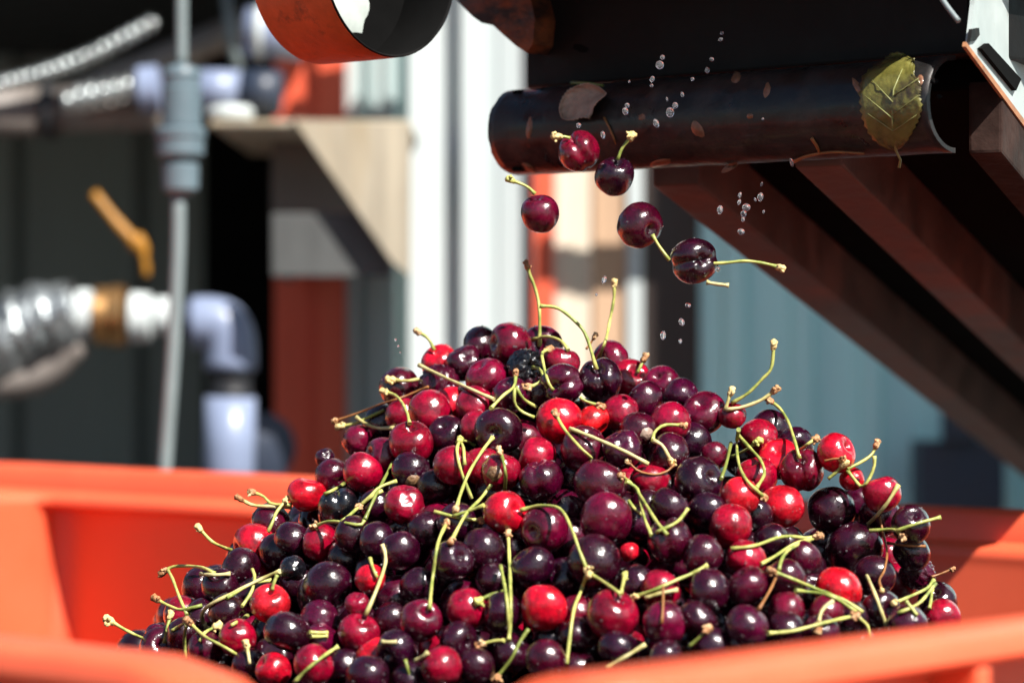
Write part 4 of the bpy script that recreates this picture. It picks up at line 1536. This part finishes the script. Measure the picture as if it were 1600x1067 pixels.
# brown rot and scars sit on two of the cherries
def patch(cid, ox, oy, sz, m, name):
    c = byid[cid]
    q = (U(c.px + ox * c.rp, c.py + oy * c.rp, c.d) - c.c)
    k = math.sqrt(max(c.r ** 2 - q.length_squared, 1e-9))
    nrm_ = (q + Vector((0, -k, 0))).normalized()
    t1 = nrm_.cross(Vector((0, 0, 1))).normalized(); t2 = nrm_.cross(t1)
    bm = bmesh.new()
    rows_ = []
    for i in range(9):
        rr_ = sz * i / 8
        rows_.append([])
        for kk in range(18):
            an = 2 * PI * kk / 18
            wv = 1 + .3 * noise.noise(Vector((math.cos(an) * 1.5, math.sin(an) * 1.5, float(len(cid)) + sz)))
            dv = nrm_ + (t1 * math.cos(an) + t2 * math.sin(an)) * rr_ * wv
            hgt = 1.05 - .10 * (i / 8) ** 2 + .035 * noise.noise(dv * 9)
            rows_[-1].append(bm.verts.new(c.c + dv.normalized() * c.r * hgt))
    for i in range(8):
        for kk in range(18):
            f = bm.faces.new((rows_[i][kk], rows_[i][(kk + 1) % 18], rows_[i + 1][(kk + 1) % 18], rows_[i + 1][kk])); f.smooth = True
    bmesh.ops.remove_doubles(bm, verts=bm.verts, dist=1e-6)
    bmesh.ops.recalc_face_normals(bm, faces=bm.faces)
    o = bm_obj(name, bm, m)
    o.parent = c.o
    o.matrix_parent_inverse = c.o.matrix_world.inverted()


patch('31', -.35, .05, .42, M['rot'], 'rotten_patch')
patch('50', .45, .1, .40, M['dry_leaf'], 'brown_scar')
patch('28', .1, .55, .42, M['rot'], 'rotten_patch')

# ------------------------------------------------------------------ the cherries below and behind, a mass nobody could count
far = cherry_mesh('cherry_far', 'far', 77)
fv = [Vector(v.co) for v in far.vertices]
ff = [tuple(p.vertices) for p in far.polygons]
mv, mf, mc = [], [], []
placed = []
grid = {}


def can(p, r, f=.80):
    kx, ky, kz = int(p.x // .03), int(p.y // .03), int(p.z // .03)
    for ix in (-1, 0, 1):
        for iy in (-1, 0, 1):
            for iz in (-1, 0, 1):
                for q, s in grid.get((kx + ix, ky + iy, kz + iz), ()):
                    if (p - q).length < (r + s) * f: return False
    return True


def put(p, r):
    grid.setdefault((int(p.x // .03), int(p.y // .03), int(p.z // .03)), []).append((p, r))


for c in items: put(c.c, c.r)
FLOOR = CZ - .335


def heap_top(x, y): return max(cone_z(x, y), FLOOR + .008 * noise.noise(Vector((x * 14, y * 14, 0))))


tries = 0
for layer, (dz, nt_) in enumerate(((.012, 15000), (.026, 9000), (.042, 5000), (.05, 4000), (.075, 3000))):
    for _ in range(nt_):
        a_, b_ = R.uniform(BA0 + .06, BA1 - .06), R.uniform(BB0 + .06, BB1 - .06)
        p = A * a_ + B * b_
        hz_ = heap_top(p.x, p.y)
        on_cone = hz_ > FLOOR + .02
        if layer and not on_cone: continue
        # the visible flank belongs to the single cherries: keep the mass one layer behind it
        front_side = on_cone and (ridge(p.x) - p.y) > -.02 and hz_ > FLOOR + .10
        p.z = hz_ - dz - (.010 if front_side else 0) - R.uniform(0, .004)
        r = R.uniform(.0098, .0118)
        if not can(p, r, .84): continue
        if front_side:
            fd = front_depth((p.x / p.y) * FPX + 800, 533.5 - (p.z - CZ) / p.y * FPX, items)
            if fd is not None and p.y - r < fd + .004: continue
        put(p, r)
        placed.append((p, r))
for _ in range(9000):
    an, rr_ = R.uniform(0, 2 * PI), .17 * math.sqrt(R.random())
    p = Vector((AX + rr_ * math.cos(an), AY + rr_ * math.sin(an), 0))
    p.z = cone_z(p.x, p.y) - R.uniform(.013, .11)
    r = R.uniform(.0098, .0116)
    if not can(p, r, .82): continue
    fd = front_depth((p.x / p.y) * FPX + 800, 533.5 - (p.z - CZ) / p.y * FPX, items)
    if fd is not None and p.y - r < fd + .003: continue
    put(p, r)
    placed.append((p, r))
# those of the mass that show in the gaps are cherries of their own
def shows(p, r):
    if p.y > ridge(p.x) + .03: return 0
    n_ = 0
    for ox, oz in ((0, 0), (.6, 0), (-.6, 0), (0, .6), (0, -.6), (.45, .45), (-.45, .45), (.85, 0), (-.85, 0), (0, .85)):
        q = p + Vector((ox * r, -r * .4, oz * r))
        px_, py_ = q.x / q.y * FPX + 800, 533.5 - (q.z - CZ) / q.y * FPX
        if py_ > 1060 or px_ < 180 or px_ > 1520: continue
        if px_ < 430 and py_ > 1010 or px_ > 850 and py_ > 1040 - (px_ - 850) * .09: continue
        fd_ = front_depth(px_, py_, items)
        if fd_ is None or fd_ > q.y: n_ += 1
    return n_


seen = sorted(((shows(p, r), k) for k, (p, r) in enumerate(placed)), reverse=True)
seen = [k for n_, k in seen if n_ > 0][:300 - len(items) - len(falls)]
for k in seen:
    p, r = placed[k]
    o = bpy.data.objects.new('cherry', MESH['round'][k % 9])
    COL.objects.link(o)
    o.matrix_world = Matrix.Translation(p) @ oriented(Vector((R.uniform(-1, 1), R.uniform(0, 1), R.uniform(-1, 1))), Vector((0, -1, 0)), R.uniform(0, 6)).to_4x4() @ Matrix.Diagonal((r, r, r, 1))
    tn = R.choice('PPPDDDMMC')
    t = TONE[tn]
    o.color = (*t, 1)
    px_, py_ = p.x / p.y * FPX + 800, 533.5 - (p.z - CZ) / p.y * FPX
    tag(o, relabel(px_, py_, f'{WORD[tn]} cherry half hidden', heads2=('', 'sunken ', 'deep lying ')), 'cherry', GROUP)
ks = set(seen)
placed = [q for k, q in enumerate(placed) if k not in ks]
print('individual gap cherries', len(seen))
for p, r in placed:
    m3 = Matrix.Rotation(R.uniform(0, 6.28), 3, 'X') @ Matrix.Rotation(R.uniform(0, 6.28), 3, 'Z')
    base = len(mv)
    mv += [p + (m3 @ v) * r for v in fv]
    mf += [tuple(base + k for k in f) for f in ff]
me = bpy.data.meshes.new('cherry_mass')
me.from_pydata([tuple(v) for v in mv], [], mf)
me.polygons.foreach_set('use_smooth', [True] * len(me.polygons))
me.materials.append(M['cherry'])
mo = bpy.data.objects.new('cherry_mass', me)
COL.objects.link(mo)
mo.color = (.022, .001, .007, 1)
tag(mo, 'dark mass of cherries filling the bin under and behind the heap', 'cherries', kind='stuff')

# ------------------------------------------------------------------ leaves and scraps stuck to the lip
def on_lip(px, py, lift=.0004):
    d0 = Vector(((px - 800) / FPX, 1, -(py - 533.5) / FPX))
    ob, oz = 0.0, CZ
    db, dz = d0.dot(B), d0.z
    fb, fz = ob - LB, oz - LZ
    qa, qb, qc = db * db + dz * dz, 2 * (fb * db + fz * dz), fb * fb + fz * fz - (LR + lift) ** 2
    disc = qb * qb - 4 * qa * qc
    if disc > 0: t = (-qb - math.sqrt(disc)) / (2 * qa)
    else: t = (LB - .004) / db
    return cam_o + d0 * t


def leaf(name, mid, wl, wr, m, label, group=None, lift=.0008, serr=.05, curl=.0):
    """blade along a midrib; half widths in pixels on each side"""
    nu, nv = 40, 7
    pp = spline([(x, y, 0) for x, y in mid], nu)
    bm = bmesh.new()
    g = []
    for i, p in enumerate(pp):
        t = i / (nu - 1)
        tv = pp[min(i + 1, nu - 1)] - pp[max(i - 1, 0)]
        nx = Vector((-tv.y, tv.x, 0)).normalized()
        prof_ = math.sin(PI * min(max(t, .0), 1) ** .80) ** .8 if 0 < t < 1 else 0
        row = []
        for k in range(-nv, nv + 1):
            s_ = k / nv
            wd = (wl if s_ < 0 else wr) * prof_ * (1 + serr * ((1 if i % 2 else -1) * (.5 + R.random() * .6)) * (abs(s_) > .9) + .16 * noise.noise(Vector((t * 5, 3 if s_ < 0 else 9, wl))))
            q = p + nx * (s_ * wd)
            ridge = .0008 * (1 - abs(s_)) + .0007 * abs(math.sin((t * 9 + abs(s_) * 3) * 2.2)) + curl * abs(s_) ** 2
            row.append(bm.verts.new(on_lip(q.x, q.y, lift + ridge)))
        g.append(row)
    for i in range(nu - 1):
        for k in range(2 * nv):
            f = bm.faces.new((g[i][k], g[i + 1][k], g[i + 1][k + 1], g[i][k + 1])); f.smooth = True
    bmesh.ops.remove_doubles(bm, verts=bm.verts, dist=1e-6)
    ext = bmesh.ops.solidify(bm, geom=list(bm.faces), thickness=.0003)
    return tag(bm_obj(name, bm, m), label, 'leaf', group)


lf = leaf('green_leaf', [(1400, 236), (1394, 190), (1396, 140), (1410, 108), (1428, 94)], 50, 46, M['leaf'], 'wet green leaf with toothed edge stuck on the dark curved conveyor lip')
bm = bmesh.new()
add_tube(bm, [on_lip(x, y, .0028) for x, y in [(1405, 262), (1407, 250), (1400, 236), (1394, 190), (1396, 140), (1410, 108)]], [.0007, .0006, .0006, .0005, .0004, .0002], 6)
for (x0, y0), (x1, y1) in (((1395, 205), (1356, 178)), ((1394, 185), (1352, 150)), ((1395, 160), (1362, 125)), ((1396, 205), (1432, 180)), ((1394, 180), (1434, 150)), ((1396, 150), (1436, 122))):
    add_tube(bm, [on_lip(x0 + (x1 - x0) * t, y0 + (y1 - y0) * t, .0025) for t in (0, .33, .66, 1)], [.0003, .00026, .0002, .00012], 5)
bm_obj('vein', bm, M['vein'], lf)
dl = leaf('dry_leaf', [(878, 186), (896, 160), (920, 146), (948, 146)], 20, 34, M['dry_leaf'], 'curled brown dry leaf stuck above the highest falling cherry', lift=.0015, serr=.06, curl=.005)
tb = bmesh.new()
add_tube(tb, [on_lip(x, y, .0012) for x, y in [(944, 184), (952, 200), (958, 214), (962, 226)]], [.0006, .0005, .0005, .0004], 6)
bm_obj('leaf_stalk', tb, M['stem_brown'], dl)
SCR = [(827, 200, 5, 18, .1, 'thin brown petal scrap near the left end of the conveyor lip'), (1090, 203, 9, 15, -.5, 'folded brown petal scrap in the middle of the conveyor lip'),
       (1198, 142, 6, 12, .2, 'pale brown petal scrap below the upper edge of the lip'), (1150, 122, 7, 9, .3, 'small rusty petal scrap on the upper edge of the lip'),
       (907, 76, 14, 6, .2, 'flat brown scrap on the black head above the dry leaf'), (1030, 255, 20, 6, -.2, 'brown twig scrap below the lip beside the dark falling cherry'),
       (1140, 262, 14, 5, -.5, 'rusty scrap at the lower edge of the lip'), (1003, 184, 7, 7, 0, 'round brown speck on the lip beside the water drops'),
       (1172, 182, 6, 4, 0, 'tiny brown speck on the lip'), (826, 262, 12, 5, .6, 'brown scrap at the bottom left corner of the lip'), (1342, 138, 6, 20, -.6, 'pinkish curled petal beside the green leaf'),
       (1437, 128, 6, 10, .3, 'orange brown petal at the upper edge of the green leaf'), (1460, 128, 6, 5, 0, 'black blot beside the green leaf'), (1468, 152, 5, 4, 0, 'small black blot near the right end of the lip')]
for n_, (x, y, wx, wy, an, lab) in enumerate(SCR):
    bm = bmesh.new()
    rows_ = []
    for i in range(5):
        row = []
        for k in range(12):
            th = 2 * PI * k / 12
            rr_ = (i / 4) * (1 + .35 * noise.noise(Vector((math.cos(th), math.sin(th), n_ * 3.3))))
            u_, v_ = wx * rr_ * math.cos(th), wy * rr_ * math.sin(th)
            row.append(bm.verts.new(on_lip(x + u_ * math.cos(an) - v_ * math.sin(an), y + u_ * math.sin(an) + v_ * math.cos(an), .0003 + .0012 * (1 - (i / 4) ** 2) * (.6 + .5 * noise.noise(Vector((u_ * .3, v_ * .3, n_)))))))
        rows_.append(row)
    for i in range(4):
        for k in range(12):
            f = bm.faces.new((rows_[i][k], rows_[i][(k + 1) % 12], rows_[i + 1][(k + 1) % 12], rows_[i + 1][k])); f.smooth = True
    bmesh.ops.remove_doubles(bm, verts=bm.verts, dist=1e-6)
    bmesh.ops.recalc_face_normals(bm, faces=bm.faces)
    tag(bm_obj('petal_scrap', bm, M['pit'] if 'black' in lab else M['debris']), lab, 'scrap', 'scraps stuck to the conveyor lip')
for pts_, lab in (([(1238, 254), (1262, 244), (1300, 238), (1350, 240)], 'long curved brown stem stuck along the lower edge of the lip'), ([(1268, 216), (1276, 228), (1280, 238)], 'short thread of stem on the lip above the curved brown stem'),
                  ([(893, 130), (920, 131), (942, 134)], 'short green stem piece wedged above the dry leaf')):
    bm = bmesh.new()
    q = spline([(x, y, 0) for x, y in pts_], 12)
    add_tube(bm, [on_lip(v.x, v.y, .0012) for v in q], [.0009 - .0003 * i / 11 for i in range(12)], 7)
    tag(bm_obj('loose_stalk', bm, M['stem_brown'] if 'green' not in lab else M['stem_dark']), lab, 'cherry stem')

# ------------------------------------------------------------------ water drops in the air
DROPS = [(1031, 102, 7, 7), (1035, 90, 4, 4), (1019, 124, 4, 5), (1018, 134, 3, 3), (983, 128, 2, 2), (1047, 176, 7, 8), (1055, 165, 5, 5), (1025, 193, 5, 7), (1066, 148, 3, 4), (1042, 155, 2, 3), (977, 174, 5, 6), (980, 165, 4, 4),
         (942, 211, 4, 6), (904, 196, 4, 4), (1112, 93, 4, 3), (1105, 110, 4, 5), (1082, 124, 3, 3), (1126, 62, 4, 3), (1128, 52, 3, 3), (1268, 216, 4, 4), (1237, 254, 3, 7), (1192, 186, 2, 2),
         (1188, 308, 5, 7), (1156, 305, 3, 5), (1155, 316, 3, 5), (1166, 324, 7, 6), (1162, 334, 5, 6), (1190, 288, 2, 4), (1180, 312, 2, 3), (1125, 328, 5, 7), (1193, 331, 2, 3), (1161, 343, 3, 4), (1158, 362, 6, 5),
         (1122, 421, 4, 4), (1075, 477, 5, 4), (1065, 503, 5, 6), (1036, 524, 5, 7), (1063, 533, 3, 4), (944, 437, 4, 6), (932, 460, 2, 3), (618, 531, 2, 2), (622, 541, 2, 2), (625, 551, 1.4, 1.4)]
SHORTF = {'F1': 'the highest falling cherry', 'F2': 'the falling cherry with upright stem', 'F3': 'the falling cherry before the white door', 'F4': 'the falling purple cherry', 'F5': 'the lowest falling cherry', '1': 'the topmost cherry', '39': 'the black double cherry up top'}
bm = bmesh.new()
bmesh.ops.create_icosphere(bm, subdivisions=3, radius=1)
dm = bpy.data.meshes.new('water_drop')
bm.to_mesh(dm); bm.free()
dm.polygons.foreach_set('use_smooth', [True] * len(dm.polygons))
dm.materials.append(M['water'])
for n_, (x, y, rx, ry) in enumerate(DROPS):
    o = bpy.data.objects.new('water_drop', dm)
    COL.objects.link(o)
    d_ = 1.34 + R.uniform(-.02, .02)
    o.location = U(x, y, d_)
    k = d_ / FPX
    o.scale = (rx * k * .92, rx * k * .85, ry * k * 1.0)
    o.rotation_euler = (0, R.uniform(-.4, .4), 0)
    size = 'large clear' if max(rx, ry) > 6 else 'tiny' if max(rx, ry) < 4 else 'small clear'
    lab = relabel(x, y, f'{size} water drop', SHORTF, ('', 'round ' if rx == ry else 'stretched '))
    tag(o, lab, 'water drop', 'water drops in mid air')
